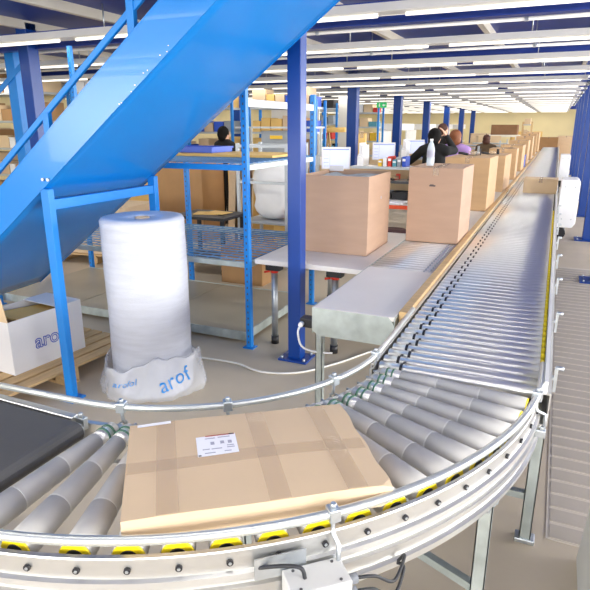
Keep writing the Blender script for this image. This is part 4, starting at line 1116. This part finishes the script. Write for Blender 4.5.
# ------------------------------------------------------------------ people
def person(label, loc, rz, shirt, trousers, hair, arms, hair_style='short', scale=1.0, lean=0.0):
    t = thing('person', label, 'person', loc, rz, 'workers at the packing desks')
    # faces local -Y
    def cap(mb, pts, rs): mb.tube(pts, rs, 14); [mb.sphere(p, r * 0.995, 12, 8) for p, r in zip(pts, rs)]
    sh = {-1: Vector((-0.185, 0, 1.40)), 1: Vector((0.185, 0, 1.40))}
    body = MB(); top = MB(); leg_m = MB()
    body.sphere((0, -0.01, 1.585), (0.076, 0.096, 0.118), 18, 12)
    body.sphere((0, -0.035, 1.53), (0.055, 0.065, 0.06), 14, 8)
    body.sphere((0, -0.108, 1.57), (0.014, 0.02, 0.024), 8, 6)
    for s in (-1, 1):
        body.sphere((s * 0.077, 0.0, 1.575), (0.014, 0.024, 0.034), 8, 6)
    cap(body, [(0, 0.005, 1.40), (0, 0.0, 1.52)], [0.062, 0.055])
    for tgt, ex in ((body, 0.0), (top, 0.014)):
        tgt.sphere((0, 0, 1.25), (0.165 + ex, 0.105 + ex, 0.20), 20, 12)
        tgt.sphere((0, 0.0, 1.05), (0.145 + ex, 0.10 + ex, 0.17), 18, 10)
        cap(tgt, [sh[-1], (-0.09, 0, 1.43), (0.09, 0, 1.43), sh[1]], [0.062 + ex, 0.068 + ex, 0.068 + ex, 0.062 + ex])
        for s in (-1, 1):
            el, wr = [Vector(v) for v in arms[s]]
            cap(tgt, [sh[s], el], [0.056 + ex, 0.043 + ex])
            cap(tgt, [el, wr], [0.042 + ex, 0.030 + ex * 0.8])
    for s in (-1, 1):
        el, wr = [Vector(v) for v in arms[s]]
        d = (wr - el).normalized(); side = d.cross(Vector((0, 0, 1)))
        if side.length < 0.1: side = d.cross(Vector((0, 1, 0)))
        side.normalize(); nrm = side.cross(d)
        pc = wr + d * 0.05
        cap(body, [wr, wr + d * 0.03], [0.029, 0.030])
        body.sphere(pc + d * 0.01, (0.05, 0.042, 0.018), 12, 8, Matrix((d, side, nrm)).transposed())
        for k, (o_, ln) in enumerate(((-0.031, 0.060), (-0.011, 0.072), (0.011, 0.068), (0.031, 0.052))):
            b0 = pc + d * 0.045 + side * o_
            cap(body, [b0, b0 + d * ln * 0.55 - nrm * 0.008, b0 + d * ln - nrm * 0.026], [0.0105, 0.010, 0.009])
        b0 = pc + side * -0.034 - d * 0.01
        cap(body, [b0, b0 - side * 0.028 + d * 0.025, b0 - side * 0.034 + d * 0.055], [0.012, 0.011, 0.010])
    for tgt, ex in ((body, 0.0), (leg_m, 0.014)):
        tgt.sphere((0, 0.005, 0.93), (0.165 + ex, 0.115 + ex, 0.13), 18, 10)
        for s in (-1, 1):
            cap(tgt, [(s * 0.088, 0, 0.90), (s * 0.10, -0.01, 0.50), (s * 0.10, 0.02, 0.10)], [0.088 + ex, 0.058 + ex, 0.040 + ex])
    for s in (-1, 1):
        cap(body, [(s * 0.10, 0.02, 0.05), (s * 0.105, -0.12, 0.035)], [0.045, 0.034])
    def fin(mb, nm, m, vox, parent):
        o = mb.build(nm, m, parent)
        r = o.modifiers.new('union', 'REMESH'); r.mode = 'VOXEL'; r.voxel_size = vox; r.use_smooth_shade = True
        s_ = o.modifiers.new('soft', 'SMOOTH'); s_.iterations = 3; s_.factor = 0.5
        return o
    b = fin(body, 'body', 'skin', 0.010, t)
    fin(top, 'shirt', shirt, 0.014, t); fin(leg_m, 'trousers', trousers, 0.014, t)
    h = MB()
    if hair_style == 'bun':
        h.sphere((0, 0.025, 1.615), (0.100, 0.108, 0.115), 18, 12).sphere((0, 0.10, 1.58), (0.05, 0.05, 0.06), 12, 8).sphere((0, 0.06, 1.54), (0.085, 0.06, 0.08), 14, 8)
    elif hair_style == 'long':
        h.sphere((0, 0.02, 1.622), (0.096, 0.106, 0.100), 18, 12).sphere((0, 0.045, 1.545), (0.100, 0.072, 0.075), 14, 10)
    else:
        h.sphere((0, 0.022, 1.625), (0.086, 0.098, 0.094), 18, 12).sphere((0, 0.06, 1.57), (0.075, 0.05, 0.07), 14, 8)
    fin(h, 'hair', hair, 0.012, t)
    e = MB(); mth = MB()
    for s in (-1, 1): e.sphere((s * 0.03, -0.098, 1.592), (0.012, 0.008, 0.006), 8, 6)
    e.build('eyes', 'ink_dark', t); mth.sphere((0, -0.098, 1.525), (0.022, 0.008, 0.006), 8, 6).build('mouth', 'ink_red', t)
    fm = MB()
    for s in (-1, 1): fm.sphere((s * 0.105, -0.05, 0.045), (0.055, 0.13, 0.05), 12, 8)
    for v in range(len(fm.v)): fm.v[v] = (fm.v[v][0], fm.v[v][1], max(0.0, fm.v[v][2]))
    fm.build('shoes', 'black_plastic', t)
    t.scale = (scale,) * 3
    return t
# woman in black, seen from behind, right arm raised to her head
person('worker in black top seen from behind raising an arm', (-1.62, 8.55, 0), rad(170), 'cloth_black', 'cloth_denim', 'hair_black',
       {1: [(0.43, -0.10, 1.22), (0.52, -0.34, 1.26)], -1: [(-0.255, -0.16, 1.40), (-0.13, -0.13, 1.60)]}, 'bun', 0.97)
person('worker with short brown hair behind the worker in black', (-1.98, 11.2, 0), rad(150), 'cloth_black', 'cloth_grey', 'hair_brown',
       {1: [(0.27, -0.05, 1.13), (0.22, -0.28, 1.08)], -1: [(-0.27, -0.05, 1.13), (-0.22, -0.28, 1.08)]}, 'short', 1.02)
person('worker in lilac shirt bending over a lane carton', (-1.42, 9.10, 0), rad(178), 'cloth_purple', 'cloth_denim', 'hair_ginger',
       {1: [(0.22, -0.06, 1.15), (0.15, -0.28, 1.08)], -1: [(-0.22, -0.06, 1.15), (-0.15, -0.28, 1.08)]}, 'long', 0.96)
person('worker in dark clothes behind the rack beside the chute', (-5.25, 8.75, 0), rad(160), 'cloth_black', 'cloth_black', 'hair_black',
       {1: [(0.27, -0.05, 1.13), (0.22, -0.28, 1.08)], -1: [(-0.27, -0.05, 1.13), (-0.22, -0.28, 1.08)]}, 'bun', 0.985)
person('worker with brown hair far along the carton lane', (-1.45, 13.65, 0), rad(176), 'cloth_olive', 'cloth_denim', 'hair_brown',
       {1: [(0.27, -0.05, 1.13), (0.22, -0.28, 1.08)], -1: [(-0.27, -0.05, 1.13), (-0.22, -0.28, 1.08)]}, 'long', 0.885)
